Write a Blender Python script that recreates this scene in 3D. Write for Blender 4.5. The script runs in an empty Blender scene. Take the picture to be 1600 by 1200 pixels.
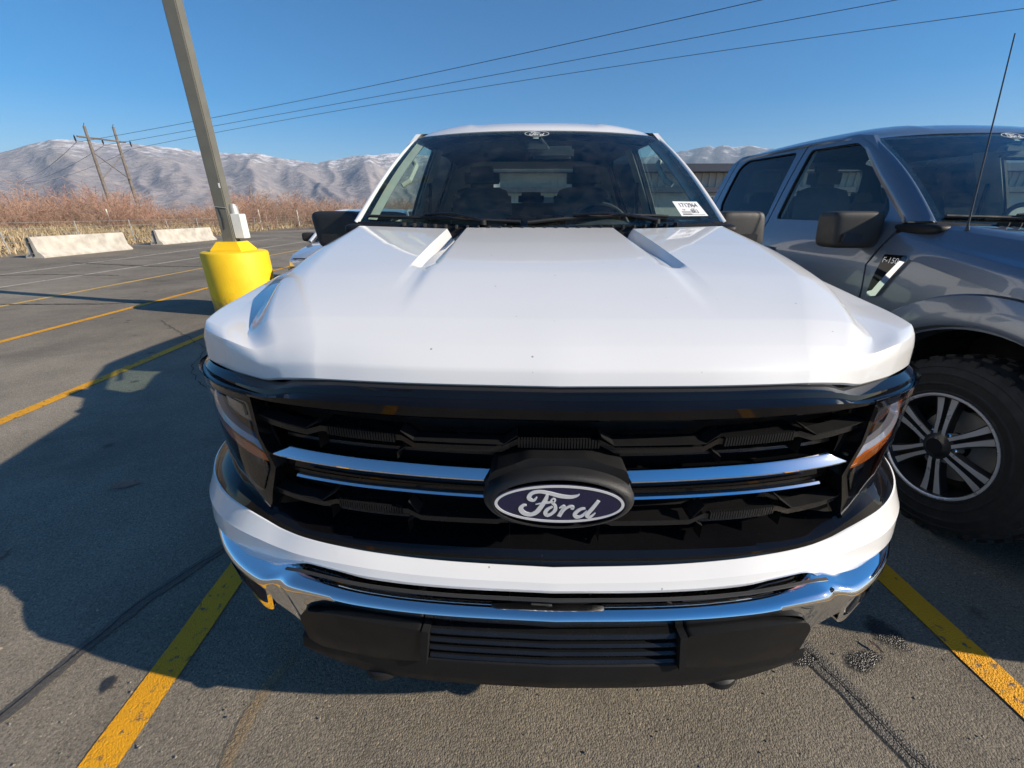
import bpy, bmesh, math, random
import numpy as np
from mathutils import Vector, Matrix, noise, geometry

# ------------------------------------------------------------------ camera, world, sun, exposure
scene = bpy.context.scene
R = math.radians
cam_d = bpy.data.cameras.new('camera'); cam = bpy.data.objects.new('camera', cam_d)
scene.collection.objects.link(cam)
cam.location = (-0.076, 0.0, 1.41)
cam.rotation_euler = (R(90 - 22.6), 0, R(1.4))
cam_d.sensor_width = 36; cam_d.lens = 14.4; cam_d.clip_start = 0.02; cam_d.clip_end = 40000
scene.camera = cam

SUN_EL, SUN_AZ = R(26.8), R(104.5)      # azimuth clockwise from +Y
world = bpy.data.worlds.new('World'); scene.world = world; world.use_nodes = True
wn = world.node_tree.nodes; wn.clear()
sky = wn.new('ShaderNodeTexSky'); sky.sky_type = 'NISHITA'; sky.sun_disc = False
sky.sun_elevation = SUN_EL; sky.sun_rotation = SUN_AZ
sky.altitude = 1300; sky.air_density = 1.0; sky.dust_density = 1.0; sky.ozone_density = 3.0
bg = wn.new('ShaderNodeBackground'); bg.inputs[1].default_value = 0.085
wo = wn.new('ShaderNodeOutputWorld')
hs = wn.new('ShaderNodeHueSaturation'); hs.inputs['Saturation'].default_value = 1.58
world.node_tree.links.new(sky.outputs[0], hs.inputs['Color']); world.node_tree.links.new(hs.outputs[0], bg.inputs[0]); world.node_tree.links.new(bg.outputs[0], wo.inputs[0])

sun_d = bpy.data.lights.new('sun', 'SUN'); sun_d.energy = 5.0; sun_d.angle = R(0.53); sun_d.color = (1, .89, .74)
sun = bpy.data.objects.new('sun', sun_d); scene.collection.objects.link(sun)
to_sun = Vector((math.sin(SUN_AZ) * math.cos(SUN_EL), math.cos(SUN_AZ) * math.cos(SUN_EL), math.sin(SUN_EL)))
sun.rotation_euler = to_sun.to_track_quat('Z', 'Y').to_euler()
sun.location = to_sun * 30

scene.view_settings.view_transform = 'Standard'; scene.view_settings.look = 'None'
scene.view_settings.exposure = 0.66; scene.view_settings.gamma = 1
scene.render.engine = 'CYCLES'
scene.cycles.use_denoising = True
scene.cycles.max_bounces = 10; scene.cycles.transparent_max_bounces = 16; scene.cycles.glossy_bounces = 6
scene.cycles.sample_clamp_indirect = 8
scene.cycles.volume_bounces = 0

# ------------------------------------------------------------------ helpers
COL = scene.collection
random.seed(7)

def pch(xs, ys):
    """monotone cubic interpolation"""
    xs = np.asarray(xs, float); ys = np.asarray(ys, float)
    h = np.diff(xs); dl = np.diff(ys) / h
    m = np.zeros(len(xs)); m[0] = dl[0]; m[-1] = dl[-1]
    for i in range(1, len(xs) - 1):
        if dl[i - 1] * dl[i] > 0:
            w1 = 2 * h[i] + h[i - 1]; w2 = h[i] + 2 * h[i - 1]
            m[i] = (w1 + w2) / (w1 / dl[i - 1] + w2 / dl[i])
    def f(x):
        x = min(max(x, xs[0]), xs[-1])
        i = min(int(np.searchsorted(xs, x, side='right')) - 1, len(xs) - 2)
        t = (x - xs[i]) / h[i]
        return float((2*t**3 - 3*t**2 + 1) * ys[i] + (t**3 - 2*t**2 + t) * h[i] * m[i]
                     + (-2*t**3 + 3*t**2) * ys[i + 1] + (t**3 - t**2) * h[i] * m[i + 1])
    return f

def sm(a, b, x):
    t = min(max((x - a) / (b - a), 0), 1); return t * t * (3 - 2 * t)

def frange(a, b, n): return [a + (b - a) * i / (n - 1) for i in range(n)]

OFF = [Vector((0, 0, 0))]           # subtracted from vertices of parts (position of the thing's base)
def mobj(name, verts, faces, mat, parent=None, smooth=True, ang=30, flip=False):
    me = bpy.data.meshes.new(name)
    o_ = OFF[0] if parent is not None else Vector((0, 0, 0))
    if flip: faces = [tuple(reversed(f)) for f in faces]
    me.from_pydata([(v[0] - o_.x, v[1] - o_.y, v[2] - o_.z) for v in verts], [], faces)
    me.update()
    if mat is not None: me.materials.append(mat)
    if smooth:
        me.polygons.foreach_set('use_smooth', [True] * len(me.polygons))
        me.set_sharp_from_angle(angle=R(ang))
    o = bpy.data.objects.new(name, me); COL.objects.link(o)
    if parent is not None: o.parent = parent
    return o

def empty(name, loc, rz=0):
    o = bpy.data.objects.new(name, None); COL.objects.link(o)
    o.empty_display_size = .2; o.location = loc; o.rotation_euler = (0, 0, rz); return o

def tag(o, label=None, cat=None, group=None, kind=None):
    if label: o['label'] = label
    if cat: o['category'] = cat
    if group: o['group'] = group
    if kind: o['kind'] = kind
    return o

def grid(rows, closed=False):
    n = len(rows[0]); V = [p for r in rows for p in r]; F = []
    for i in range(len(rows) - 1):
        for j in range(n if closed else n - 1):
            k = (j + 1) % n
            F.append((i*n + j, i*n + k, (i+1)*n + k, (i+1)*n + j))
    return V, F

def join(*parts):
    V, F = [], []
    for v, f in parts:
        o = len(V); V += list(v); F += [tuple(i + o for i in q) for q in f]
    return V, F

def box(c, s, bev=0.0, M=None):
    bm = bmesh.new(); bmesh.ops.create_cube(bm, size=1)
    for v in bm.verts: v.co = Vector((v.co.x * s[0], v.co.y * s[1], v.co.z * s[2]))
    if bev: bmesh.ops.bevel(bm, geom=bm.edges[:], offset=bev, segments=2, affect='EDGES', clamp_overlap=True)
    if M is not None: bmesh.ops.transform(bm, matrix=M, verts=bm.verts)
    bm.verts.index_update()
    V = [tuple(v.co + Vector(c)) for v in bm.verts]; F = [tuple(v.index for v in f.verts) for f in bm.faces]
    bm.free(); return V, F

def tube(pts, rad, seg=8, cap=True):
    pts = [Vector(p) for p in pts]; n = len(pts)
    rads = rad if isinstance(rad, (list, tuple)) else [rad] * n
    rows = []; up = None
    for i, p in enumerate(pts):
        t = (pts[min(i + 1, n - 1)] - pts[max(i - 1, 0)]).normalized()
        if up is None: up = Vector((0, 0, 1)) if abs(t.z) < .9 else Vector((1, 0, 0))
        a = t.cross(up).normalized(); b = a.cross(t).normalized(); up = b
        rows.append([tuple(p + (a * math.cos(q) + b * math.sin(q)) * rads[i]) for q in [2 * math.pi * k / seg for k in range(seg)]])
    V, F = grid(rows, True)
    if cap: F.append(tuple(range(seg))); F.append(tuple(reversed(range((n - 1) * seg, n * seg))))
    return V, F

def lathe(prof, axis_o, seg=48, M=None):
    """prof: (r, h); axis along local z, M places it"""
    rows = []
    for r, h in prof: rows.append([(r * math.cos(2*math.pi*k/seg), r * math.sin(2*math.pi*k/seg), h) for k in range(seg)])
    V, F = grid(rows, True)
    if M is not None: V = [tuple(M @ Vector(v)) for v in V]
    return [tuple(Vector(v) + Vector(axis_o)) for v in V], F

def sellip(s, e, nu=36, nv=18):
    pw = lambda c: math.copysign(abs(c) ** e, c)
    rows = []
    for i in range(nv + 1):
        v = -math.pi / 2 + math.pi * i / nv
        rows.append([(s[0] * pw(math.cos(v)) * pw(math.cos(u)), s[1] * pw(math.cos(v)) * pw(math.sin(u)), s[2] * pw(math.sin(v))) for u in [2 * math.pi * k / nu for k in range(nu)]])
    return grid(rows, True)

def inpoly(p, poly):
    x, y = p; c = False; n = len(poly)
    for i in range(n):
        x1, y1 = poly[i]; x2, y2 = poly[i - 1]
        if (y1 > y) != (y2 > y) and x < (x2 - x1) * (y - y1) / (y2 - y1) + x1: c = not c
    return c

def densify(poly, res):
    out = []
    for i in range(len(poly)):
        a = poly[i]; b = poly[(i + 1) % len(poly)]
        n = max(1, int(math.hypot(b[0]-a[0], b[1]-a[1]) / res))
        for k in range(n): out.append((a[0] + (b[0]-a[0]) * k / n, a[1] + (b[1]-a[1]) * k / n))
    return out

def rounded(poly, r, seg=4):
    """round the corners of a 2-D polygon"""
    out = []; n = len(poly)
    for i in range(n):
        p = Vector(poly[i]).to_2d(); a = Vector(poly[i-1]).to_2d(); b = Vector(poly[(i+1) % n]).to_2d()
        da = (a - p); db = (b - p); ra = min(r, da.length * .45, db.length * .45)
        p0 = p + da.normalized() * ra; p2 = p + db.normalized() * ra
        for k in range(seg + 1):
            t = k / seg; q = p0 * (1-t)**2 + p * 2*t*(1-t) + p2 * t*t
            out.append((q.x, q.y))
    return out

def panel(outline, holes, fn, res=.06, depth=0.0):
    """flat outline with holes, filled, mapped by fn(a,b,d); walls of the given depth round every loop"""
    loops = [densify(o, res) for o in [outline] + list(holes)]
    pts, edges = [], []
    for L in loops:
        o = len(pts); pts += L
        edges += [(o + i, o + (i + 1) % len(L)) for i in range(len(L))]
    xs = [p[0] for p in loops[0]]; ys = [p[1] for p in loops[0]]
    nb = len(pts); dense = pts[:]
    darr = np.array(dense)
    x = min(xs) + res * .5
    while x < max(xs):
        y = min(ys) + res * .5
        while y < max(ys):
            if inpoly((x, y), loops[0]) and not any(inpoly((x, y), h) for h in loops[1:]):
                if np.min((darr[:, 0] - x)**2 + (darr[:, 1] - y)**2) > (res * .45)**2: pts.append((x, y))
            y += res
        x += res
    r = geometry.delaunay_2d_cdt([Vector(p) for p in pts], edges, [], 0, 1e-7)
    vc, fc, ov = r[0], r[2], r[3]
    mp = {}
    for i, lst in enumerate(ov):
        for k in lst: mp[k] = i
    F = []
    for f in fc:
        c = (sum(vc[i].x for i in f) / len(f), sum(vc[i].y for i in f) / len(f))
        if inpoly(c, loops[0]) and not any(inpoly(c, h) for h in loops[1:]): F.append(tuple(f))
    V = [tuple(fn(v.x, v.y, 0)) for v in vc]
    if depth:
        o = 0
        for L in loops:
            base = len(V)
            for i in range(len(L)): V.append(tuple(fn(L[i][0], L[i][1], 0)))
            for i in range(len(L)): V.append(tuple(fn(L[i][0], L[i][1], depth)))
            m = len(L)
            for i in range(m):
                j = (i + 1) % m
                F.append((base + j, base + i, base + m + i, base + m + j))
            o += m
    return V, F

def stroke(pts, widths, fn, n=40, h=0.0):
    """ribbon along a smooth 2-D path with varying width, mapped by fn(a,b,lift)"""
    m = len(pts); t = list(range(m))
    cx, cy = [p[0] for p in pts], [p[1] for p in pts]
    def cr(c, u):
        i = min(int(u), m - 2); f = u - i
        p0, p1, p2, p3 = c[max(i-1, 0)], c[i], c[i+1], c[min(i+2, m-1)]
        return .5 * ((2*p1) + (-p0+p2)*f + (2*p0-5*p1+4*p2-p3)*f*f + (-p0+3*p1-3*p2+p3)*f**3)
    L, Rr = [], []
    for k in range(n):
        u = (m - 1) * k / (n - 1)
        x, y = cr(cx, u), cr(cy, u)
        e = 1e-3; u2 = min(u + e, m - 1 - 1e-9); u1 = max(u2 - 2*e, 0)
        dx, dy = cr(cx, u2) - cr(cx, u1), cr(cy, u2) - cr(cy, u1)
        l = math.hypot(dx, dy) or 1
        w = np.interp(u, t, widths) / 2
        L.append((x - dy/l*w, y + dx/l*w)); Rr.append((x + dy/l*w, y - dx/l*w))
    rows = [[fn(a[0], a[1], 0), fn(a[0], a[1], h), fn(b[0], b[1], h), fn(b[0], b[1], 0)] for a, b in zip(L, Rr)]
    V, F = grid(rows)
    F += [(0, 1, 2, 3), tuple(4*(n-1) + i for i in (3, 2, 1, 0))]
    return V, F

def text2d(s, size=1.0):
    cu = bpy.data.curves.new('txt', 'FONT'); cu.body = s; cu.size = size; cu.align_x = 'CENTER'; cu.align_y = 'CENTER'
    ob = bpy.data.objects.new('txt', cu); COL.objects.link(ob)
    bpy.context.view_layer.update()
    me = bpy.data.meshes.new_from_object(ob.evaluated_get(bpy.context.evaluated_depsgraph_get()))
    V = [(v.co.x, v.co.y) for v in me.vertices]; F = [tuple(p.vertices) for p in me.polygons]
    bpy.data.objects.remove(ob); bpy.data.curves.remove(cu); bpy.data.meshes.remove(me)
    return V, F

# ------------------------------------------------------------------ materials
class NT:
    def __init__(self, name):
        self.m = bpy.data.materials.new(name); self.m.use_nodes = True
        self.t = self.m.node_tree; self.n = self.t.nodes; self.n.clear()
        self.out = self.n.new('ShaderNodeOutputMaterial')
    def node(self, typ, **kw):
        nd = self.n.new(typ)
        for k, v in kw.items():
            if k.startswith('i_'): nd.inputs[k[2:].replace('_', ' ')].default_value = v
            else: setattr(nd, k, v)
        return nd
    def link(self, a, b): self.t.links.new(a, b)
    def surf(self, s): self.link(s, self.out.inputs[0]); return self.m
    def pos(self): return self.node('ShaderNodeNewGeometry').outputs['Position']
    def objc(self): return self.node('ShaderNodeTexCoord').outputs['Object']
    def noise(self, vec, scale, detail=4, rough=.55, out=0):
        nd = self.node('ShaderNodeTexNoise'); nd.inputs['Scale'].default_value = scale
        nd.inputs['Detail'].default_value = detail; nd.inputs['Roughness'].default_value = rough
        self.link(vec, nd.inputs['Vector']); return nd.outputs[out]
    def ramp(self, fac, stops):
        nd = self.node('ShaderNodeValToRGB'); e = nd.color_ramp.elements
        while len(e) < len(stops): e.new(.5)
        for el, (p, c) in zip(e, stops): el.position = p; el.color = (*c, 1) if len(c) == 3 else c
        self.link(fac, nd.inputs[0]); return nd.outputs[0]
    def mix(self, fac, a, b, mode='MIX'):
        nd = self.node('ShaderNodeMix', data_type='RGBA', blend_type=mode)
        for s, v in ((0, fac), (6, a), (7, b)):
            if isinstance(v, (int, float)): nd.inputs[s].default_value = v
            elif isinstance(v, tuple): nd.inputs[s].default_value = (*v, 1)
            else: self.link(v, nd.inputs[s])
        return nd.outputs[2]
    def math(self, op, a, b=None):
        nd = self.node('ShaderNodeMath', operation=op)
        for s, v in ((0, a), (1, b)):
            if v is None: continue
            if isinstance(v, (int, float)): nd.inputs[s].default_value = v
            else: self.link(v, nd.inputs[s])
        return nd.outputs[0]
    def bump(self, h, strength=.5, dist=.01):
        nd = self.node('ShaderNodeBump'); nd.inputs['Strength'].default_value = strength
        nd.inputs['Distance'].default_value = dist; self.link(h, nd.inputs['Height']); return nd.outputs[0]
    def bsdf(self, color, rough=.5, metal=0, coat=0, normal=None, spec=.5, coat_rough=.03):
        nd = self.node('ShaderNodeBsdfPrincipled')
        for k, v in (('Base Color', color), ('Roughness', rough), ('Metallic', metal)):
            if isinstance(v, tuple): nd.inputs[k].default_value = (*v, 1)
            elif isinstance(v, (int, float)): nd.inputs[k].default_value = v
            else: self.link(v, nd.inputs[k])
        nd.inputs['Coat Weight'].default_value = coat; nd.inputs['Coat Roughness'].default_value = coat_rough
        nd.inputs['Specular IOR Level'].default_value = spec
        if normal is not None: self.link(normal, nd.inputs['Normal'])
        return nd.outputs[0]

MAT = {}
def simple(name, color, rough=.5, metal=0, coat=0, spec=.5, var=.12, vscale=9, bump=0, bscale=300, bdist=.0008):
    t = NT(name); p = t.objc()
    n = t.noise(p, vscale, 5)
    c = t.ramp(n, [(.3, tuple(x * (1 - var) for x in color)), (.7, tuple(min(1, x * (1 + var)) for x in color))])
    nm = t.bump(t.noise(p, bscale, 2), bump, bdist) if bump else None
    rr = t.ramp(t.noise(p, vscale * 2.3, 4), [(.3, (rough * .85,) * 3), (.75, (min(1, rough * 1.2),) * 3)])
    MAT[name] = t.surf(t.bsdf(c, rr, metal, coat, nm, spec)); return MAT[name]

def paint(name, color, metal=0, rough=.4, dust=.1, speck=True, ior=1.5, sp=.15):
    t = NT(name); p = t.objc()
    d = t.ramp(t.noise(p, 3.5, 6), [(.42, (0, 0, 0)), (.75, (dust,) * 3)])
    c = t.mix(d, color, (.46, .42, .37))
    if speck:     # bug and stone-chip specks
        v = t.node('ShaderNodeTexVoronoi'); v.inputs['Scale'].default_value = 22; t.link(p, v.inputs['Vector'])
        s = t.ramp(v.outputs['Distance'], [(.045, (1, 1, 1)), (.06, (0, 0, 0))])
        k = t.ramp(t.noise(p, 7, 2), [(.56, (0, 0, 0)), (.6, (.7, .7, .7))])
        c = t.mix(t.mix(1.0, s, k, 'MULTIPLY'), c, (.12, .10, .08))
    nrm = None
    if metal:     # lighter flakes mixed into the colour
        fl = t.noise(p, 900, 1); c = t.mix(t.ramp(fl, [(.45, (0, 0, 0)), (.75, (.35, .35, .35))]), c, tuple(min(1, x * 2.2) for x in color))
    nd = t.node('ShaderNodeBsdfPrincipled')
    t.link(c, nd.inputs['Base Color']); nd.inputs['Metallic'].default_value = metal; nd.inputs['Roughness'].default_value = rough
    nd.inputs['Specular IOR Level'].default_value = sp; nd.inputs['Coat Weight'].default_value = 1; nd.inputs['Coat IOR'].default_value = ior
    t.link(t.ramp(t.noise(p, 5, 4), [(.3, (.015,) * 3), (.8, (.06,) * 3)]), nd.inputs['Coat Roughness'])
    MAT[name] = t.surf(nd.outputs[0]); return MAT[name]

def glassm(name, tint, ior=1.5, dirt=.0, gain=1.0):
    t = NT(name)
    ge = t.node('ShaderNodeNewGeometry'); dt = t.node('ShaderNodeVectorMath', operation='DOT_PRODUCT')
    t.link(ge.outputs['Incoming'], dt.inputs[0]); t.link(ge.outputs['Normal'], dt.inputs[1])
    ct_ = t.math('SUBTRACT', 1.0, t.math('ABSOLUTE', dt.outputs['Value'])); r0 = ((ior - 1) / (ior + 1)) ** 2
    frs = t.math('ADD', r0 * 1.6, t.math('MULTIPLY', t.math('POWER', ct_, 5.0), 1 - r0 * 1.6))      # both faces of the pane
    tr = t.node('ShaderNodeBsdfTransparent'); tr.inputs[0].default_value = (*tint, 1)
    gl = t.node('ShaderNodeBsdfGlossy'); gl.inputs['Roughness'].default_value = .01
    gl.inputs[0].default_value = (1, 1, 1, 1)
    frs = t.math('MULTIPLY', frs, gain) if gain != 1 else frs
    mx = t.node('ShaderNodeMixShader'); t.link(frs, mx.inputs[0]); t.link(tr.outputs[0], mx.inputs[1]); t.link(gl.outputs[0], mx.inputs[2])
    if dirt:
        df = t.node('ShaderNodeBsdfDiffuse'); df.inputs[0].default_value = (.5, .47, .43, 1)
        m2 = t.node('ShaderNodeMixShader')
        t.link(t.ramp(t.noise(t.objc(), 14, 6), [(.4, (0, 0, 0)), (.8, (dirt,) * 3)]), m2.inputs[0])
        t.link(mx.outputs[0], m2.inputs[1]); t.link(df.outputs[0], m2.inputs[2]); mx = m2
    MAT[name] = t.surf(mx.outputs[0]); return MAT[name]

paint('white_paint', (.765, .76, .745), rough=.45, dust=.05)
paint('grey_paint', (.145, .175, .22), metal=.6, rough=.33, dust=.05, speck=False)
paint('silver_paint', (.55, .57, .60), metal=.5, rough=.35, dust=.04, speck=False)
paint('gloss_black', (.004, .004, .005), rough=.2, dust=.008, ior=1.40, sp=0)
simple('black_plastic', (.010, .010, .0105), .55, spec=.25, bump=.35, bscale=420, bdist=.0006)
simple('black_vane', (.010, .010, .0105), .26, spec=.5, bump=.1)
simple('grain_plastic', (.016, .016, .0165), .48, spec=.4, bump=.9, bscale=520, bdist=.0012)
simple('pod_plastic', (.008, .008, .0085), .40, spec=.3, bump=.25, bscale=600, bdist=.0004)
simple('mirror_plastic', (.026, .025, .024), .55, bump=.4, bscale=500, bdist=.0006)
simple('rubber', (.018, .018, .018), .75, bump=.3, bscale=120, bdist=.002)
simple('chrome', (.86, .87, .88), .035, metal=1, var=.03, vscale=4)
simple('machined_alloy', (.74, .74, .75), .30, metal=.45, var=.05)
simple('dark_alloy', (.025, .025, .027), .35, metal=.3, coat=.5)
simple('dark_void', (.004, .004, .004), .8)
simple('interior_dark', (.045, .046, .05), .7, bump=.2)
simple('seat_cloth', (.075, .077, .083), .85, bump=.4, bscale=260, bdist=.001)
simple('trim_light', (.42, .43, .41), .8, bump=.15)
simple('amber_plastic', (.85, .22, .025), .12, coat=1, var=.05)
simple('clear_plastic', (.26, .26, .285), .12, coat=1, var=.05)
simple('lamp_reflector', (.16, .16, .17), .15, metal=1, var=.05)
simple('lamp_black', (.03, .03, .033), .18, coat=.6)
simple('badge_blue', (.004, .006, .045), .18, coat=1, var=.05)
simple('badge_silver', (.78, .79, .80), .22, metal=.25, coat=.6, var=.03)
simple('label_white', (.82, .82, .81), .6, var=.03)
simple('label_black', (.012, .012, .012), .6)
simple('print_white', (.65, .68, .66), .6, var=.04)
simple('concrete', (.47, .435, .375), .85, var=.26, vscale=3, bump=.4, bscale=60, bdist=.004)
def yellow_base():
    t = NT('yellow_concrete'); p = t.objc()
    c = t.ramp(t.noise(p, 4, 5), [(.3, (.80, .50, .006)), (.7, (.90, .60, .012))])
    chip = t.ramp(t.noise(p, 16, 5, .65), [(.64, (0, 0, 0)), (.67, (1, 1, 1))])
    c = t.mix(t.mix(1, chip, t.ramp(t.noise(p, 2.2, 3), [(.5, (0, 0, 0)), (.65, (.8, .8, .8))]), 'MULTIPLY'), c, (.42, .38, .30))
    sx = t.node('ShaderNodeSeparateXYZ'); t.link(p, sx.inputs[0])
    low = t.math('MULTIPLY', t.math('SUBTRACT', t.noise(p, 9, 5, .7), t.math('MULTIPLY', sx.outputs[2], 1.6)), 1.4)      # splashed grime near the ground
    c = t.mix(t.ramp(low, [(.1, (0, 0, 0)), (.5, (.75, .75, .75))]), c, (.20, .16, .10))
    st = t.ramp(t.noise(p, 1.2, 6, .75), [(.55, (0, 0, 0)), (.8, (.35, .35, .35))])
    c = t.mix(st, c, (.45, .33, .06))
    MAT['yellow_concrete'] = t.surf(t.bsdf(c, .6, normal=t.bump(t.math('ADD', t.noise(p, 60, 4), t.math('MULTIPLY', chip, -.6)), .6, .004)))
yellow_base()
simple('pole_paint', (.145, .14, .115), .55, var=.1, vscale=6, bump=.3, bscale=200, bdist=.0008)
simple('cabinet_white', (.72, .72, .68), .5, var=.05)
simple('weathered_wood', (.17, .145, .125), .85, var=.3, vscale=3)
simple('wire', (.03, .035, .045), .5)
simple('galvanised', (.42, .42, .40), .5, metal=.4, var=.2)
simple('marker_paint', (.75, .70, .58), .6)
simple('siding', (.44, .41, .36), .6, var=.08)
simple('dark_fascia', (.055, .065, .09), .5, var=.1)
simple('white_trim', (.75, .76, .76), .5)
simple('building_wall', (.50, .50, .47), .7, var=.06, vscale=2)
simple('building_door', (.10, .10, .11), .5)
simple('building_glass', (.03, .04, .05), .06, coat=1)
simple('leaf_dry', (.42, .29, .20), .8, var=.3, vscale=40)
simple('brake_red', (.35, .01, .01), .15, coat=1)
simple('hook_black', (.012, .012, .012), .55, spec=.25)
glassm('windshield_glass', (.76, .88, .82), 1.48, dirt=.03)
glassm('side_glass', (.74, .84, .80), 1.5, dirt=.02)
glassm('privacy_glass', (.06, .075, .08), 1.5, dirt=.02)
glassm('lamp_lens', (.93, .93, .94), 1.45, gain=.85)

def asphalt():
    t = NT('asphalt'); p = t.pos()
    big = t.ramp(t.noise(p, .22, 5), [(.32, (.172, .149, .115)), (.68, (.33, .289, .228))])
    med = t.ramp(t.noise(p, 2.3, 6, .65), [(.3, (.82,) * 3), (.72, (1.12,) * 3)])
    c = t.mix(1, big, med, 'MULTIPLY')
    v = t.node('ShaderNodeTexVoronoi'); v.inputs['Scale'].default_value = 215; t.link(p, v.inputs['Vector'])
    agg = t.ramp(v.outputs['Color'], [(.0, (.42,) * 3), (.5, (.9,) * 3), (.85, (1.15, 1.12, 1.05)), (1, (2.1, 1.95, 1.75))])
    c = t.mix(.85, c, t.mix(1, c, agg, 'MULTIPLY'))
    pits = t.ramp(t.noise(p, 120, 3), [(.30, (.35,) * 3), (.45, (1, 1, 1))])
    c = t.mix(.8, c, t.mix(1, c, pits, 'MULTIPLY'))
    # oil and tyre stains
    st = t.ramp(t.noise(p, .8, 6, .65), [(.52, (1, 1, 1)), (.75, (.62,) * 3)])
    dr = t.node('ShaderNodeTexVoronoi'); dr.inputs['Scale'].default_value = 2.6; t.link(p, dr.inputs['Vector'])      # oil drips
    st = t.mix(1, st, t.ramp(t.math('ADD', dr.outputs['Distance'], t.math('MULTIPLY', t.noise(p, 14, 4), .14)), [(.10, (.45,) * 3), (.19, (1, 1, 1))]), 'MULTIPLY')
    c = t.mix(1, c, st, 'MULTIPLY')
    h = t.math('ADD', t.math('MULTIPLY', v.outputs['Distance'], -1.0), t.noise(p, 115, 4))
    MAT['asphalt'] = t.surf(t.bsdf(c, .85, normal=t.bump(h, .55, .004), spec=.3))
asphalt()

def roadpaint(name, col, wear):
    t = NT(name); p = t.pos()
    n = t.noise(p, 28, 6, .7); n2 = t.noise(p, 1.3, 4)
    f = t.ramp(t.math('ADD', n, t.math('MULTIPLY', n2, .35)), [(wear, (1, 1, 1)), (wear + .07, (0, 0, 0))])
    c = t.mix(f, col, (.11, .10, .09))
    c = t.mix(t.ramp(t.noise(p, 5, 5), [(.35, (.0,) * 3), (.8, (.35,) * 3)]), c, tuple(x * .6 for x in col))
    v = t.node('ShaderNodeTexVoronoi'); v.inputs['Scale'].default_value = 215; t.link(p, v.inputs['Vector'])
    h = t.math('ADD', t.math('MULTIPLY', v.outputs['Distance'], -1.0), t.noise(p, 115, 4))
    MAT[name] = t.surf(t.bsdf(c, .7, normal=t.bump(h, .6, .005), spec=.3))
roadpaint('yellow_line', (.80, .37, .012), .545)
roadpaint('pale_yellow_line', (.70, .45, .12), .56)
roadpaint('white_line', (.60, .54, .43), .58)
simple('crack_dark', (.012, .011, .010), .9)

def soft(name, col, rough, strength=1.0):
    t = NT(name); p = t.pos()
    a = t.node('ShaderNodeAttribute', attribute_name='fade')
    n = t.noise(p, 45, 5, .7)
    f = t.math('ADD', a.outputs['Fac'], t.math('MULTIPLY', t.math('SUBTRACT', n, .5), 1.3))
    f = t.ramp(f, [(.25, (0, 0, 0)), (.75, (strength,) * 3)])
    v = t.node('ShaderNodeTexVoronoi'); v.inputs['Scale'].default_value = 215; t.link(p, v.inputs['Vector'])
    h = t.math('ADD', t.math('MULTIPLY', v.outputs['Distance'], -1.0), t.noise(p, 115, 4))
    c = t.mix(1, col, t.ramp(v.outputs['Color'], [(0, (.6,) * 3), (1, (1.5,) * 3)]), 'MULTIPLY')
    b = t.bsdf(c, rough, normal=t.bump(h, .7, .005))
    tr = t.node('ShaderNodeBsdfTransparent'); mx = t.node('ShaderNodeMixShader')
    t.link(f, mx.inputs[0]); t.link(tr.outputs[0], mx.inputs[1]); t.link(b, mx.inputs[2]); MAT[name] = t.surf(mx.outputs[0])
soft('wet_asphalt', (.030, .028, .026), .3, .9); soft('pale_patch', (.33, .35, .30), .8, .8); soft('tan_scuff', (.30, .22, .13), .85, .6); soft('crack_tar', (.098, .089, .077), .6, .85)

def dirt():
    t = NT('dirt'); p = t.pos()
    c = t.ramp(t.noise(p, .12, 6), [(.3, (.20, .155, .10)), (.7, (.33, .26, .165))])
    c = t.mix(1, c, t.ramp(t.noise(p, 3, 5), [(.3, (.7,) * 3), (.7, (1.15,) * 3)]), 'MULTIPLY')
    MAT['dirt'] = t.surf(t.bsdf(c, .95, spec=.1))
dirt()

def vcol(name, rough=.9):
    t = NT(name); a = t.node('ShaderNodeAttribute', attribute_name='tone')
    c = t.mix(1, a.outputs['Color'], t.ramp(t.noise(t.pos(), .9, 3), [(.3, (.75,) * 3), (.7, (1.25,) * 3)]), 'MULTIPLY')
    MAT[name] = t.surf(t.bsdf(c, rough, spec=.1))
vcol('twigs'); vcol('dry_grass')

def mountain(name, snow_z0, snow_z1, c1, c2, c3, sscale, thr):
    t = NT(name); p = t.pos()
    c = t.ramp(t.noise(p, .0035, 8, .62), [(.3, c1), (.52, c2), (.72, c3)])
    c = t.mix(1, c, t.ramp(t.noise(p, .02, 6, .7), [(.3, (.7,) * 3), (.7, (1.3,) * 3)]), 'MULTIPLY')
    sx = t.node('ShaderNodeSeparateXYZ'); t.link(p, sx.inputs[0])
    mr = t.node('ShaderNodeMapRange'); t.link(sx.outputs[2], mr.inputs[0])
    mr.inputs[1].default_value = snow_z0; mr.inputs[2].default_value = snow_z1
    ns = t.noise(p, sscale, 7, .68)
    s = t.math('ADD', t.math('MULTIPLY', mr.outputs[0], .36), ns)
    f = t.ramp(s, [(thr, (0, 0, 0)), (thr + .14, (.8, .8, .8))])
    c = t.mix(f, c, (.78, .78, .80))
    h = t.noise(p, .012, 8, .6)
    MAT[name] = t.surf(t.bsdf(c, .95, normal=t.bump(h, .9, 30), spec=.1))
mountain('hazed_foothill_rock', 150, 620, (.255, .232, .240), (.30, .268, .268), (.38, .33, .29), .009, .75)  # part of the distance haze is put into these purplish, low-contrast colours
mountain('far_rock', 500, 1150, (.09, .09, .10), (.13, .12, .12), (.17, .15, .14), .004, .77)

# ------------------------------------------------------------------ setting: ground, lot, markings
LOT = R(3.88)
LAT = Vector((math.cos(LOT), math.sin(LOT), 0)); LDIR = Vector((-math.sin(LOT), math.cos(LOT), 0))
CAM0 = Vector((-0.076, 0, 0))
def lotp(q, t, z=0): v = CAM0 + LAT * q + LDIR * t; return (v.x, v.y, z)

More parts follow.
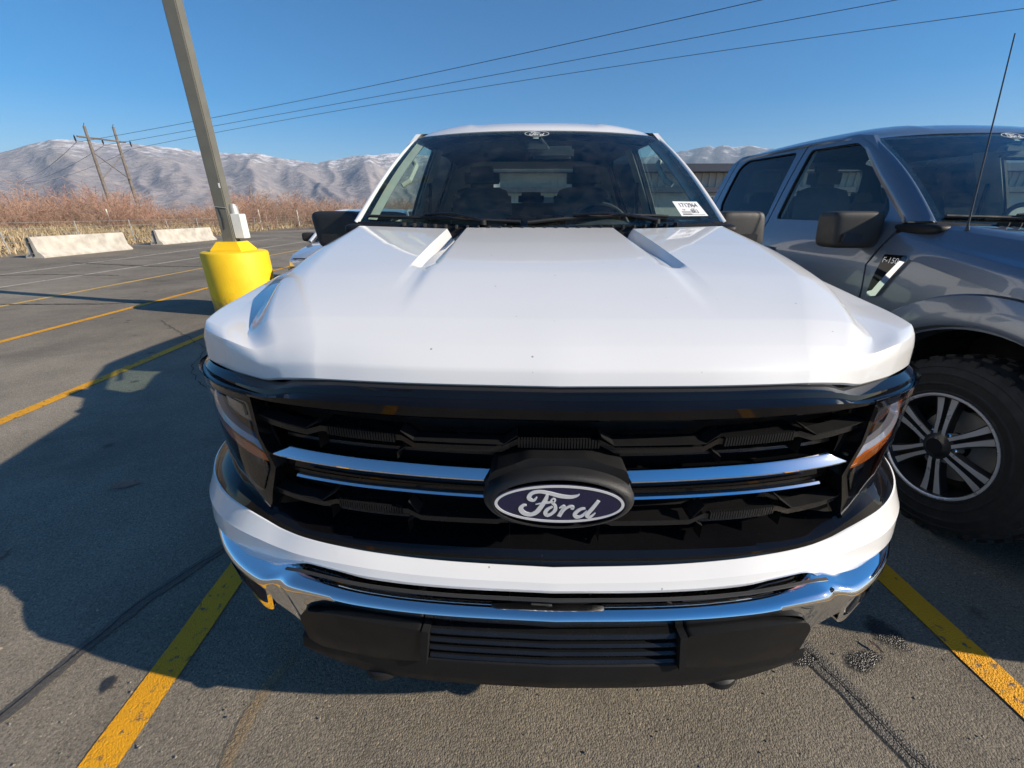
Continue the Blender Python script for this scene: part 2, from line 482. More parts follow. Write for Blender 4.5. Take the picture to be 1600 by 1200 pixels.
g = mobj('ground', [(-11500, -11500, -.03), (11500, -11500, -.03), (11500, 11500, -.03), (-11500, 11500, -.03)], [(0, 1, 2, 3)], MAT['dirt'], smooth=False)
tag(g, 'dry tan earth around the parking lot', 'ground', kind='structure')

edge = [(-15.2, -40), (-16.6, -10), (-17.6, 5), (-18.3, 14.45), (-18.7, 18), (-20.0, 25), (-21.7, 33), (-24.0, 44.0), (-24.6, 50.5)]
ed = []
for i in range(len(edge) - 1):
    for k in range(8):
        t = k / 8; x = edge[i][0] * (1-t) + edge[i+1][0] * t; y = edge[i][1] * (1-t) + edge[i+1][1] * t
        ed.append((x + .25 * noise.noise((x * .9, y * .9, 0)), y))
lotv = ed + [(-24.6, 50.5), (70, 57), (70, -40)]
lot = mobj('parking_lot', [(x, y, 0) for x, y in lotv], [tuple(reversed(range(len(lotv))))], MAT['asphalt'], smooth=False)
tag(lot, 'worn grey brown asphalt of the parking lot', 'parking lot', kind='structure')

def ribbon(pts, w, z, wob=0.0, seed=0):
    """thin sheet along pts (world xy), width w or list"""
    P = [Vector((p[0], p[1], 0)) for p in pts]; V = []; F = []
    for i, p in enumerate(P):
        t = (P[min(i+1, len(P)-1)] - P[max(i-1, 0)]).normalized(); n = Vector((-t.y, t.x, 0))
        ww = w[i] if isinstance(w, (list, tuple)) else w
        a = ww/2 * (1 + wob * noise.noise((i * .7, seed, 0))); b = ww/2 * (1 + wob * noise.noise((i * .7, seed + 9.3, 0)))
        V += [tuple(p + n * a + Vector((0, 0, z))), tuple(p - n * b + Vector((0, 0, z)))]
        if i: F.append((2*i-2, 2*i-1, 2*i+1, 2*i))
    return V, F

def polyline(pts, step):
    out = []
    for a, b in zip(pts[:-1], pts[1:]):
        n = max(1, int(math.hypot(b[0]-a[0], b[1]-a[1]) / step))
        out += [(a[0] + (b[0]-a[0]) * k / n, a[1] + (b[1]-a[1]) * k / n) for k in range(n)]
    return out + [pts[-1]]

for i, (q0, t0, q1, t1, m) in enumerate([(-1.105, -3, -1.14, 14, 'yellow_line'), (1.60, -3, 1.72, 14, 'yellow_line'), (-3.62, -3, -3.64, 14, 'yellow_line'),
                     (-5.87, -3, -5.87, 14, 'yellow_line'), (-8.05, -3, -8.15, 21, 'pale_yellow_line'), (-10.17, -3, -10.2, 28, 'white_line'),
                     (-12.0, 7, -13.3, 28, 'white_line'), (4.4, -3, 4.45, 14, 'yellow_line')]):
    L = polyline([lotp(q0, t0)[:2], lotp(q1, t1)[:2]], .12)
    V, F = ribbon(L, .105, .004, .10, i * 3.1)
    mobj('painted_line', V, F, MAT[m], lot, smooth=False)

def jag(pts, step, amp, seed):
    L = polyline(pts, step)
    return [(x + amp * noise.noise((x * 6, y * 6, seed)) + amp * .5 * noise.noise((x * 19, y * 19, seed)), y + amp * noise.noise((x * 6, y * 6, seed + 5)) + amp * .5 * noise.noise((x * 19, y * 19, seed + 7))) for x, y in L]
# sealed cracks: tar band and the crack that opened again inside it
SEALS = [(1, [(-1.86, .42), (-1.70, .62), (-1.64, .715), (-1.62, .80), (-1.60, .94), (-1.56, 1.10), (-1.46, 1.32), (-1.34, 1.6), (-1.2, 2.0)], .055), (2, [(1.10, .48), (1.045, .66), (.985, .84), (.935, .98), (.87, 1.15), (.80, 1.7)], .078)]
for seed, pts, w in [(5, [(-3.0, 3.35), (-2.6, 3.1), (-2.0, 2.85), (-1.3, 2.75)], .007), (6, [(-3.05, 3.4), (-3.35, 3.75), (-3.6, 4.3), (-5.2, 5.6)], .006),
                     (7, [(-14, 12.8), (-11, 12.0), (-8, 11.8), (-5, 11.5)], .05), (8, [(-9.5, 6.6), (-7.2, 6.7), (-6.4, 6.9)], .03), (9, [(-1.66, .74), (-1.72, .45), (-1.75, .2)], .02),
                     (10, [(-15, 9.5), (-12, 10.2), (-10, 10.1)], .04)]:
    V, F = ribbon(jag(pts, .04, .03, seed), w, .0085, .9, seed); mobj('crack', V, F, MAT['crack_dark'], lot, smooth=False)

def fade_obj(name, V, F, fade, mat):
    o = mobj(name, V, F, MAT[mat], lot, smooth=False)
    at = o.data.attributes.new('fade', 'FLOAT', 'POINT'); at.data.foreach_set('value', fade); return o
def blob(c, rx, ry, seed, z, rot=0, n=40, amp=.45, f=1.3):
    V = [(c[0], c[1], z)]; fd = [1.0]
    for rr, fv in ((.55, .9), (1.0, .45), (1.35, 0.0)):
        for k in range(n):
            a = 2 * math.pi * k / n; r = 1 + amp * noise.noise((math.cos(a) * f, math.sin(a) * f, seed)) + amp * .4 * noise.noise((math.cos(a) * 4, math.sin(a) * 4, seed))
            x, y = rx * r * rr * math.cos(a), ry * r * rr * math.sin(a)
            V.append((c[0] + x * math.cos(rot) - y * math.sin(rot), c[1] + x * math.sin(rot) + y * math.cos(rot), z)); fd.append(fv)
    F = [(0, 1 + k, 1 + (k + 1) % n) for k in range(n)]
    for q in range(2): F += [(1 + q*n + k, 1 + (q+1)*n + k, 1 + (q+1)*n + (k+1) % n, 1 + q*n + (k+1) % n) for k in range(n)]
    return V, F, fd
def soft_ribbon(pts, w, z, seed, prof=((-1, 0), (-.6, .8), (0, 1), (.6, .8), (1, 0))):
    P = [Vector((p[0], p[1], 0)) for p in pts]; V = []; F = []; fd = []; m = len(prof)
    for i, p in enumerate(P):
        t = (P[min(i+1, len(P)-1)] - P[max(i-1, 0)]).normalized(); n = Vector((-t.y, t.x, 0)); ww = w * (1 + .3 * noise.noise((i * .2, seed, 0)))
        en = min(1, i / 6, (len(P) - 1 - i) / 6)
        for a, fv in prof: V.append(tuple(p + n * a * ww / 2 + Vector((0, 0, z)))); fd.append(fv * en)
        if i: F += [((i-1)*m + k, (i-1)*m + k + 1, i*m + k + 1, i*m + k) for k in range(m - 1)]
    return V, F, fd
for nm, c, rx, ry, sd, rot, m in [('water_stain', (1.255, 1.06), .05, .065, 3, .2, 'wet_asphalt'), ('water_stain', (1.10, .955), .075, .03, 8, .35, 'wet_asphalt'), ('water_stain', (.90, .95), .045, .018, 12, .3, 'wet_asphalt'),
                                  ('oil_spot', (-2.3, 1.85), .075, .035, 5, .4, 'wet_asphalt'), ('oil_spot', (-2.4, 1.33), .05, .025, 6, .3, 'wet_asphalt'), ('oil_spot', (-1.40, .82), .02, .03, 7, .2, 'wet_asphalt')]:
    V, F, fd = blob(c, rx, ry, sd, .0062 + .0003 * sd / 10, rot); fade_obj(nm, V, F, fd, m)
V, F, fd = soft_ribbon(jag([(-.90, .46), (-.885, .60), (-.89, .74), (-.885, .83), (-.83, .98)], .02, .010, 22), .05, .0045, 4); fade_obj('scuff', V, F, fd, 'tan_scuff')
V, F, fd = soft_ribbon(jag([(-3.6, 4.9), (-3.0, 4.75), (-2.6, 4.7)], .02, .01, 25), .035, .0045, 4); fade_obj('scuff', V, F, fd, 'pale_patch')

for seed, pts, w in SEALS:
    V, F, fd = soft_ribbon(jag(pts, .02, .008, seed), w, .005, seed, ((-1, 0), (-.8, .95), (.8, .95), (1, 0))); fade_obj('crack_seal', V, F, fd, 'crack_tar')
    V, F = ribbon(jag(pts, .008, .016, seed + 3), .0042, .0085, .9, seed)
    mobj('crack', V, F, MAT['crack_dark'], lot, smooth=False)

# ------------------------------------------------------------------ mountains
def fbm(p, oct=5): return noise.fractal(p, .9, 2.1, oct, noise_basis='PERLIN_ORIGINAL')
def make_range(name, table, Rr, r0, r1, az0, az1, na, nr, seed, mat, label):
    azs = [a for a, e in table]; els = [e for a, e in table]
    rows = []
    for i in range(nr):
        q = i / (nr - 1); r = r0 + (r1 - r0) * q
        row = []
        for j in range(na):
            az = az0 + (az1 - az0) * j / (na - 1)
            H = math.tan(R(np.interp(az, azs, els))) * Rr
            g_ = (r - r0) / (Rr - r0)
            x, y = r * math.sin(R(az)), r * math.cos(R(az))
            rd = 1 - abs(noise.noise((az * .16 + .35 * noise.noise((x * .0008, y * .0008, seed)), r * .00022, seed)))
            rd2 = 1 - abs(noise.noise((az * .55 + .5 * noise.noise((x * .002, y * .002, seed + 2)), r * .0006, seed + 4)))
            det = fbm((x * .0022, y * .0022, seed))
            if g_ <= 1:
                s = g_ ** 1.15
                h = H * s * (1 - .48 * (1 - g_) * (1 - rd) * 2.2 - .30 * (1 - g_ * .8) * (1 - rd2)) + H * .07 * det * min(1, g_ * 2) * (1.05 - g_)
                h += H * .012 * fbm((x * .012, y * .012, seed)) * g_
            else:
                h = H * max(0, 1 - (g_ - 1) * 1.1) + H * .03 * det
            row.append((x, y, max(h, -2) + 1.4 * sm(0, .2, g_) - .5 * (i == 0)))
        rows.append(row)
    V, F = grid(rows); o = mobj(name, V, F, MAT[mat], ang=180)
    return tag(o, label, 'mountain', kind='structure')
make_range('mountain_range', [(-90, 4), (-70, 4.2), (-58, 3.6), (-52, 4.0), (-49.05, 4.56), (-47.4, 5.27), (-45.72, 5.86), (-44.28, 6.05), (-42.84, 5.99), (-40.58, 6.19), (-38.25, 6.07), (-35.78, 5.81), (-34.18, 5.8),
    (-30.12, 6.05), (-27.76, 5.63), (-25.57, 5.35), (-24.26, 5.28), (-23.19, 5.64), (-21.07, 6.04), (-18.56, 6.39), (-16.15, 6.54), (-8, 6.4), (0, 5.4), (8, 4.0), (14, 2.5), (20, 1)], 5400, 1900, 7000, -88, 20, 620, 110, 3.3, 'hazed_foothill_rock',
    'brown hills with thin snow along the ridge behind the lot')
make_range('snowy_mountain', [(2, 3.5), (10, 5.6), (15, 6.3), (18.84, 6.75), (20.81, 7.1), (22.0, 7.0), (22.79, 7.05), (24.12, 6.75), (25.49, 6.8), (28, 6.4), (34, 5.8), (45, 5), (60, 4), (75, 3)], 9000, 5200, 10300, 2, 75, 320, 70, 8.8, 'far_rock',
    'distant blue mountain with snow in its gullies')

# ------------------------------------------------------------------ bare thicket and dry grass (uncountable)
rng = np.random.RandomState(11)
def tri_stuff(name, segs, widths, cols, mat, label, cat):
    """thin tapered blades: segs (n,2,3)"""
    n = len(segs); a = segs[:, 0]; b = segs[:, 1]
    d = b - a; side = np.cross(d, rng.normal(size=(n, 3))); side /= np.linalg.norm(side, axis=1)[:, None] + 1e-9
    w = widths[:, None] / 2
    V = np.stack([a - side * w, a + side * w, b + side * w * .35, b - side * w * .35], 1).reshape(-1, 3)
    me = bpy.data.meshes.new(name)
    me.vertices.add(n * 4); me.vertices.foreach_set('co', V.ravel())
    me.loops.add(n * 4); me.loops.foreach_set('vertex_index', np.arange(n * 4))
    me.polygons.add(n); me.polygons.foreach_set('loop_start', np.arange(0, n * 4, 4)); me.polygons.foreach_set('loop_total', np.full(n, 4))
    me.update(); me.validate()
    at = me.color_attributes.new('tone', 'FLOAT_COLOR', 'POINT')
    c4 = np.concatenate([cols, np.ones((n, 1))], 1); at.data.foreach_set('color', np.repeat(c4, 4, 0).ravel())
    me.materials.append(MAT[mat])
    o = bpy.data.objects.new(name, me); COL.objects.link(o)
    return tag(o, label, cat, kind='stuff')

def twig_bush(n_stem, hgt, rad):
    """segments of one bare bush around the origin"""
    S, W = [], []
    for _ in range(n_stem):
        a = rng.uniform(0, 2 * math.pi); lean = rng.uniform(.05, .75)
        p = np.array([rng.normal() * rad * .35, rng.normal() * rad * .35, 0.])
        d = np.array([math.cos(a) * lean, math.sin(a) * lean, 1.]); d /= np.linalg.norm(d)
        L = hgt * rng.uniform(.5, 1.0); k = 4; w = .05 * hgt / 3.5
        for j in range(k):
            q = p + d * L / k; S.append((p, q)); W.append(w * (1 - .2 * j))
            for _b in range(5):
                t = rng.uniform(0, 1); o = p + (q - p) * t
                bd = d + rng.normal(size=3) * .55; bd[2] = abs(bd[2]) * .9 + .15; bd /= np.linalg.norm(bd)
                bl = L * rng.uniform(.10, .26); e = o + bd * bl; S.append((o, e)); W.append(w * .5)
                for _c in range(3):
                    o2 = o + (e - o) * rng.uniform(.2, 1); cd = bd + rng.normal(size=3) * .6; cd[2] = abs(cd[2]); cd /= np.linalg.norm(cd)
                    S.append((o2, o2 + cd * bl * rng.uniform(.3, .8))); W.append(w * .32)
            p = q; d = d + rng.normal(size=3) * .13; d[2] = abs(d[2]); d /= np.linalg.norm(d)
    return np.array(S), np.array(W)
protos = [twig_bush(11, 3.4, 1.6) for _ in range(6)]
topaz = [-62, -50.4, -48.5, -46, -43.5, -41.5, -39.2, -37.7, -35.2, -33, -30, -27.8, -24.3, -20.5, -14]
toph = [2.6, 2.3, 2.2, 2.9, 2.9, 2.1, 1.1, 1.4, 1.9, 2.6, 3.0, 2.6, 2.4, 2.2, 2.2]       # degrees above the horizon reached by the thicket
SS, WW, CC = [], [], []
for k in range(330):
    az = rng.uniform(-62, -12); r = rng.uniform(44, 105)
    ecc = math.tan(R(np.interp(az, topaz, toph))) * r + 1.41
    h = ecc * rng.uniform(.55, 1.04)
    if h > 6.2 or h < .8: continue
    S, W = protos[k % 6]; sc = h / 3.6; an = rng.uniform(0, 6.28); c, s = math.cos(an), math.sin(an)
    M = np.array([[c, -s, 0], [s, c, 0], [0, 0, 1]]) * sc
    wide = rng.uniform(1.0, 1.5); M[:2] *= wide
    SS.append(S @ M.T + np.array([r * math.sin(R(az)), r * math.cos(R(az)), -.05])); WW.append(W * max(sc, .8) * (.55 + r / 150))
    hue = rng.uniform(0, 1) + (.25 if -46 < az < -40 else 0)
    base = np.array([.33, .20, .148]) * hue + np.array([.30, .24, .18]) * (1 - hue)
    zz = (S[:, :, 2].mean(1) / 3.4)[:, None]
    CC.append(base * (.75 + .45 * zz) * rng.uniform(.8, 1.2, size=(len(S), 1)) + np.array([.05, .005, 0]) * zz)
tri_stuff('bare_thicket', np.concatenate(SS), np.concatenate(WW), np.clip(np.concatenate(CC), 0, 1), 'twigs', 'thicket of bare reddish brown bushes beyond the lot', 'bushes')

# dry grass along the verge
n = 60000
tt = rng.uniform(0, 1, n); ex = np.array(edge); seglen = np.interp(tt, np.linspace(0, 1, 200), np.linspace(0, 1, 200))
yy = 6 + (tt ** 1.3) * 62; xx0 = np.interp(yy, ex[:, 1], ex[:, 0]); off = rng.uniform(0, 1, n) ** .8 * (6 + yy * .6)
X = xx0 - .12 - off; keep = np.array([noise.noise((x * .35, y * .35, 2)) + .35 + .5 * min(1, o / 2) > rng.uniform(-.1, 1.05) for x, y, o in zip(X, yy, off)])
X, yy, off = X[keep], yy[keep], off[keep]; n = len(X)
hh = rng.uniform(.12, .5, n) * np.clip(.45 + off / 4, .45, 1.25)
a = np.stack([X, yy, np.full(n, -.03)], 1); b = a + np.stack([rng.normal(size=n) * .35 * hh, rng.normal(size=n) * .35 * hh, hh], 1)
gc = np.array([.43, .335, .205]) * rng.uniform(.6, 1.2, size=(n, 1)); gc[rng.uniform(size=n) < .25] *= np.array([.75, .72, .7])
tri_stuff('dry_grass', np.stack([a, b], 1), np.clip(.03 + yy / 900, .03, .09), np.clip(gc, 0, 1), 'dry_grass', 'dry tan grass on the verge beyond the asphalt edge', 'grass')

# ------------------------------------------------------------------ wire fence along the verge
OFF[0] = Vector((-20, 15, 0))
fence = empty('wire_fence', (-20, 15, 0)); tag(fence, 'thin wire fence on metal posts along the dry verge', 'fence')
fp = [(-18.2, 8.5), (-19.3, 15.9), (-20.2, 22.4), (-21.6, 29.0), (-23.2, 35.8), (-24.5, 42.2), (-26.0, 48.2), (-26.4, 54.5), (-25.9, 61), (-24, 67)]
fpts = []
for (x0, y0), (x1, y1) in zip(fp[:-1], fp[1:]):
    for k in range(2): fpts.append((x0 + (x1-x0)*k/2 - .35, y0 + (y1-y0)*k/2))
for i, (x, y) in enumerate(fpts):
    lean = .03 * math.sin(i * 2.3)
    V, F = tube([(x, y, -.1), (x + lean, y, .6), (x + lean * 2, y, 1.12)], .022, 6); mobj('fence_post', V, F, MAT['galvanised'], fence)
for z in (.15, .38, .62, .85, 1.08):
    V, F = tube([(x, y, z + .02 * math.sin(i * 3 + z * 9)) for i, (x, y) in enumerate(fpts)], .006, 4); mobj('fence_wire', V, F, MAT['galvanised'], fence)

for i, (x, y, h, lb) in enumerate([(-33.2, 34.6, 1.75, 'leaning white marker post left of the utility poles'), (-25.4, 42.0, 1.75, 'white marker post with round plate nearest the light pole'), (-24.9, 48.3, 1.75, 'white marker post with round plate beside the truck mirror')]):
    OFF[0] = Vector((x, y, 0)); o = empty('marker_post', (x, y, 0)); tag(o, lb, 'post', 'marker posts on the verge')
    V, F = tube([(x, y, -.1), (x - .03, y, h)], .05, 8); mobj('post', V, F, MAT['marker_paint'], o)
    if i: V, F = lathe([(0, 0), (.13, 0), (.13, .02), (0, .02)], (x, y - .07, .55), 16, Matrix.Rotation(R(90), 3, 'X')); mobj('plate', V, F, MAT['label_white'], o)

# ------------------------------------------------------------------ concrete barriers
def barrier(q, t, length, label):
    p = Vector(lotp(q, t)); OFF[0] = Vector((0, 0, 0))
    o = empty('concrete_barrier', p, LOT); tag(o, label, 'barrier', 'concrete barriers at the lot edge')
    prof = [(-.30, 0), (-.30, .05), (-.155, .22), (-.10, .62), (-.085, .67), (-.07, .68), (.07, .68), (.085, .67), (.10, .62), (.155, .22), (.30, .05), (.30, 0)]
    ys = frange(0, length, 14)
    rows = [[(x + .004 * noise.noise((x * 9, y * 3, q)), y, z + .003 * noise.noise((y * 2, x * 4, q))) for x, z in prof] for y in ys]
    V, F = grid(rows); F += [tuple(range(len(prof))), tuple(reversed([len(prof) * (len(ys) - 1) + i for i in range(len(prof))]))]
    mobj('barrier_body', V, F, MAT['concrete'], o, ang=25)
    V, F = box((0, -.012, .36), (.035, .03, .60)); mobj('joint_slot', V, F, MAT['dark_void'], o, smooth=False)
    for z in (.16, .5):
        V, F = tube([(-.03, -.02, z), (-.03, -.06, z), (.03, -.06, z), (.03, -.02, z)], .012, 6); mobj('rebar_loop', V, F, MAT['weathered_wood'], o)
barrier(-15.67, 15.3, 3.75, 'nearer pale concrete road barrier at the far left')
barrier(-16.35, 21.75, 4.2, 'farther pale concrete road barrier beside the light pole')

# ------------------------------------------------------------------ light pole on yellow base
BP = Vector((-4.37, 6.30, 0)); OFF[0] = BP
lp = empty('light_pole', BP); tag(lp, 'square grey steel light pole rising from a round yellow concrete base', 'light pole')
V, F = lathe([(0.0, -.05), (.43, -.05), (.44, .02), (.44, .86), (.428, .885), (.40, .90), (0, .90)], BP, 64); mobj('concrete_base', V, F, MAT['yellow_concrete'], lp)
def frustum(c, a0, a1, z0, z1, rz):
    V = [];
    for z, a in ((z0, a0), (z0 + .02, a0), (z1, a1)):
        for sx, sy in ((-1, -1), (1, -1), (1, 1), (-1, 1)):
            x, y = sx * a, sy * a; V.append((c[0] + x * math.cos(rz) - y * math.sin(rz), c[1] + x * math.sin(rz) + y * math.cos(rz), z))
    F = [(i + 4*k, (i+1) % 4 + 4*k, (i+1) % 4 + 4 + 4*k, i + 4 + 4*k) for k in range(2) for i in range(4)] + [(8, 9, 10, 11)]
    return V, F
V, F = frustum(BP, .215, .145, .90, 1.03, LOT); mobj('base_cover', V, F, MAT['yellow_concrete'], lp, smooth=False)
V, F = box((BP.x, BP.y, 5.0), (.165, .165, 8.4), .012, Matrix.Rotation(LOT, 4, 'Z')); mobj('pole_shaft', V, F, MAT['pole_paint'], lp)
c = BP + LAT * .155 + LDIR * .03
V, F = box((c.x, c.y, 1.24), (.13, .16, .33), .004, Matrix.Rotation(LOT, 4, 'Z')); mobj('junction_box', V, F, MAT['cabinet_white'], lp)
c2 = BP + LAT * .115 + LDIR * .03
V, F = lathe([(0, 0), (.06, 0), (.06, .09), (.04, .13), (0, .14)], (c2.x, c2.y, 1.405), 16); mobj('conduit_cap', V, F, MAT['galvanised'], lp)
V, F = tube([BP + LAT * -.086 + LDIR * -.088 + Vector((0, 0, 1.50)), BP + LAT * .086 + LDIR * -.088 + Vector((0, 0, 1.48))], .006, 5); mobj('strap', V, F, MAT['galvanised'], lp)
V, F = tube([BP + LAT * -.02 + LDIR * -.088 + Vector((0, 0, 1.49)), BP + LAT * .01 + LDIR * -.092 + Vector((0, 0, 1.35)), BP + LAT * -.01 + LDIR * -.09 + Vector((0, 0, 1.2))], .004, 5); mobj('cable', V, F, MAT['wire'], lp)
c = BP + LDIR * -.084 + Vector((0, 0, 1.77)) + LAT * .06
V, F = box(c, (.02, .004, .06), 0, Matrix.Rotation(LOT, 4, 'Z')); mobj('sticker', V, F, MAT['label_white'], lp, smooth=False)
for s in (-1, 1):
    c = BP + LAT * s * .75 + Vector((0, 0, 9.15))
    V, F = box(c, (.85, .35, .12), .03, Matrix.Rotation(LOT, 4, 'Z')); mobj('lamp_head', V, F, MAT['pole_paint'], lp)
    V, F = tube([BP + Vector((0, 0, 9.12)), BP + LAT * s * .4 + Vector((0, 0, 9.14))], .03, 8); mobj('lamp_arm', V, F, MAT['pole_paint'], lp)

# ------------------------------------------------------------------ utility poles and wires
U1, U2 = Vector((-52.56, 55.67, 0)), Vector((-53.52, 60.75, 0)); OFF[0] = (U1 + U2) / 2
up_ = empty('utility_pole_frame', OFF[0]); tag(up_, 'pair of tall wooden power poles joined by a crossarm', 'utility pole')
for p, h in ((U1, 11.05), (U2, 11.8)):
    V, F = tube([p + Vector((0, 0, -.3)), p + Vector((0, 0, h * .5)), p + Vector((.03, .02, h))], [.21, .18, .14], 10); mobj('pole', V, F, MAT['weathered_wood'], up_)
ud = (U2 - U1).normalized()
A0, A1 = U1 - ud * 1.6 + Vector((0, 0, 9.75)), U2 + ud * 1.6 + Vector((0, 0, 10.3))
V, F = tube([A0, A1], .11, 6); mobj('crossarm', V, F, MAT['weathered_wood'], up_)
for a, b in ((U1 + Vector((.15, 0, 8.2)), U2 + Vector((.15, 0, 5.6))), (U1 + Vector((.1, 0, 5.4)), U2 + Vector((.1, 0, 8.6)))):
    V, F = tube([a, b], .055, 5); mobj('brace', V, F, MAT['weathered_wood'], up_)
att = [Vector((-53.39, 54.88, 9.27)), Vector((-53.12, 58.14, 9.44)), Vector((-52.9, 62.0, 9.69))]
for a_ in att:
    V, F = tube([a_ + Vector((0, 0, z)) for z in (.75, .6, .55, .45, .4, .3, .25, .1, .0)], [.05, .05, .10, .06, .10, .06, .10, .05, .04], 8); mobj('insulator', V, F, MAT['dark_alloy'], up_)
for p, h in ((U1, 11.05), (U2, 11.8)):
    V, F = tube([p + Vector((0, 0, h)), p + Vector((.25, -.1, h + .3))], .03, 5); mobj('shield_wire_bracket', V, F, MAT['wire'], up_)

wires = [[att[0], (-32.5, 47.88, 10.14), (-10.56, 40.54, 11.56), (3.53, 35.82, 12.57), (14.44, 32.17, 13.33)],
         [att[1], (-35.69, 52.3, 10.03), (-11.61, 44.24, 11.68), (8.42, 37.53, 12.65), (22.81, 32.72, 13.46)],
         [att[2], (-38.72, 57.0, 9.99), (-12.76, 48.3, 11.77), (9.28, 40.92, 12.9), (21.58, 36.8, 13.3), (31.35, 33.53, 13.0)]]
OFF[0] = Vector((0, 0, 0))
for i, w in enumerate(wires):
    P = np.array([tuple(p) for p in w]); co = np.polyfit(P[:, 0], P[:, 2], 2); cy = np.polyfit(P[:, 0], P[:, 1], 1)
    pts = [(x, np.polyval(cy, x), np.polyval(co, x)) for x in np.linspace(P[0, 0], 48, 70)]
    back = [(-152 - 60 * k, 130 + 46 * k, 10.4 - i * .35 + 1.5 * k) for k in (1, 0)]
    mid = [tuple(np.array(back[1]) * (1 - t) + np.array(pts[0]) * t - np.array([0, 0, 1.6 * 4 * t * (1 - t)])) for t in np.linspace(0, 1, 14)[1:-1]]
    V, F = tube([back[0], back[1]] + mid + pts, .021, 5)
    o = mobj('power_line', V, F, MAT['wire'])
    tag(o, ['uppermost of the three dark power lines across the sky', 'middle of the three dark power lines across the sky', 'lowest of the three dark power lines across the sky'][i], 'power line', 'power lines across the sky')

# ------------------------------------------------------------------ building behind the trucks
OFF[0] = Vector((9, 28, 0)); bl = empty('metal_building', (9, 28, 0)); tag(bl, 'long low building with ribbed siding and dark roof band behind the trucks', 'building')
bx0, bx1, by0, by1 = -1.5, 34.0, 27.0, 40.0
V, F = box(((bx0 + bx1) / 2, (by0 + by1) / 2, 1.4), (bx1 - bx0, by1 - by0, 2.8)); mobj('wall', V, F, MAT['building_wall'], bl, smooth=False)
V, F = box(((bx0 + bx1) / 2, (by0 + by1) / 2 + .1, 3.2), (bx1 - bx0 - .1, by1 - by0, .8)); mobj('upper_wall', V, F, MAT['siding'], bl, smooth=False)
V, F = box(((bx0 + bx1) / 2, by0 - .15, 2.68), (bx1 - bx0 + .4, .5, .30), .02); mobj('lower_band', V, F, MAT['dark_fascia'], bl, smooth=False)
V, F = box(((bx0 + bx1) / 2, (by0 + by1) / 2 - .1, 3.82), (bx1 - bx0 + .8, by1 - by0 + .8, .42), .02); mobj('roof', V, F, MAT['dark_fascia'], bl, smooth=False)
x = bx0 + .2
seam = None
while x < bx1 - .1:
    if seam is None:
        V, F = box((x, by0 - .03 + .1, 3.22), (.13, .07, .78), .01); seam = mobj('siding_rib', V, F, MAT['siding'], bl, smooth=False); sx0 = x
    else:
        o = seam.copy(); COL.objects.link(o); o.location = (x - sx0, 0, 0)
    x += .42
for k in range(8):
    x = bx0 + .9 + k * 1.2
    V, F = box((x, by0 - .012, 1.3), (.05, .03, 2.5)); mobj('wall_seam', V, F, MAT['siding'], bl, smooth=False)
V, F = box((.9, by0 - .03, 1.15), (1.9, .06, 2.3), .01); mobj('roller_door', V, F, MAT['building_door'], bl, smooth=False)
for x in (10.6, 12.6, 14.6, 16.6, 19, 21):
    V, F = box((x, by0 - .01, 1.75), (1.3, .05, 1.2)); w = mobj('window', V, F, MAT['building_glass'], bl, smooth=False)
    for dx in (-.65, 0, .65):
        V, F = box((x + dx, by0 - .04, 1.75), (.08, .05, 1.28)); mobj('frame', V, F, MAT['white_trim'], w, smooth=False)
    for dz in (-.6, .1, .6):
        V, F = box((x, by0 - .035, 1.75 + dz), (1.36, .04, .08)); mobj('frame', V, F, MAT['white_trim'], w, smooth=False)

# ------------------------------------------------------------------ pickup trucks
AX = 1.63                                   # front axle, metres behind the builder's zero
# plan of the nose (half): x, set-back
PLN = [(0, 0), (.2, .006), (.4, .022), (.5, .038), (.6, .062), (.7, .105), (.78, .155), (.85, .22), (.9, .285), (.93, .345), (.945, .40), (.955, .47)]
_s = [0]
for a_, b_ in zip(PLN[:-1], PLN[1:]): _s.append(_s[-1] + math.hypot(b_[0]-a_[0], b_[1]-a_[1]))
_px = pch(_s, [p[0] for p in PLN]); _py = pch(_s, [p[1] for p in PLN]); SMAX = _s[-1]
_sx = pch([p[0] for p in PLN], _s)
def fs(s, z, p=0.0):
    """point on the nose: s along the plan (signed), height z, p outwards"""
    sg = 1 if s >= 0 else -1; a = min(abs(s), SMAX); e = .004
    x, y = _px(a), _py(a); a1, a0 = min(a + e, SMAX), max(a - e, -e)
    tx = _px(a1) - (_px(a0) if a0 >= 0 else -_px(-a0)); ty = _py(a1) - _py(abs(a0)); l = math.hypot(tx, ty)
    nx, ny = ty / l, -tx / l
    return (sg * (x + nx * p), .70 + y + ny * p, z)
def fx(x, z, p=0.0): return fs(math.copysign(_sx(abs(x)), x), z, p)
def fstrip(xa, rows_fn, n=97, x0=None):
    """strip across the nose; rows_fn(|x|) -> list of (p, z)"""
    smx = _sx(xa); R_ = []
    for s in frange(-smx, smx, n):
        R_.append([fs(s, z, p) for p, z in rows_fn(_px(abs(s)))])
    return grid(R_)
def fbar(path, p, h, d):
    """bar with rectangular section along an (x, z) path on the nose"""
    pts = polyline(path, .04); rows = []
    for x, z in pts:
        rows.append([fx(x, z + h/2, p - d), fx(x, z + h/2 - .002, p), fx(x, z - h/2 + .002, p), fx(x, z - h/2, p - d)])
    V, F = grid(rows); n = len(pts)
    F += [(0, 1, 2, 3), tuple(4*(n-1) + i for i in (3, 2, 1, 0))]
    return V, F

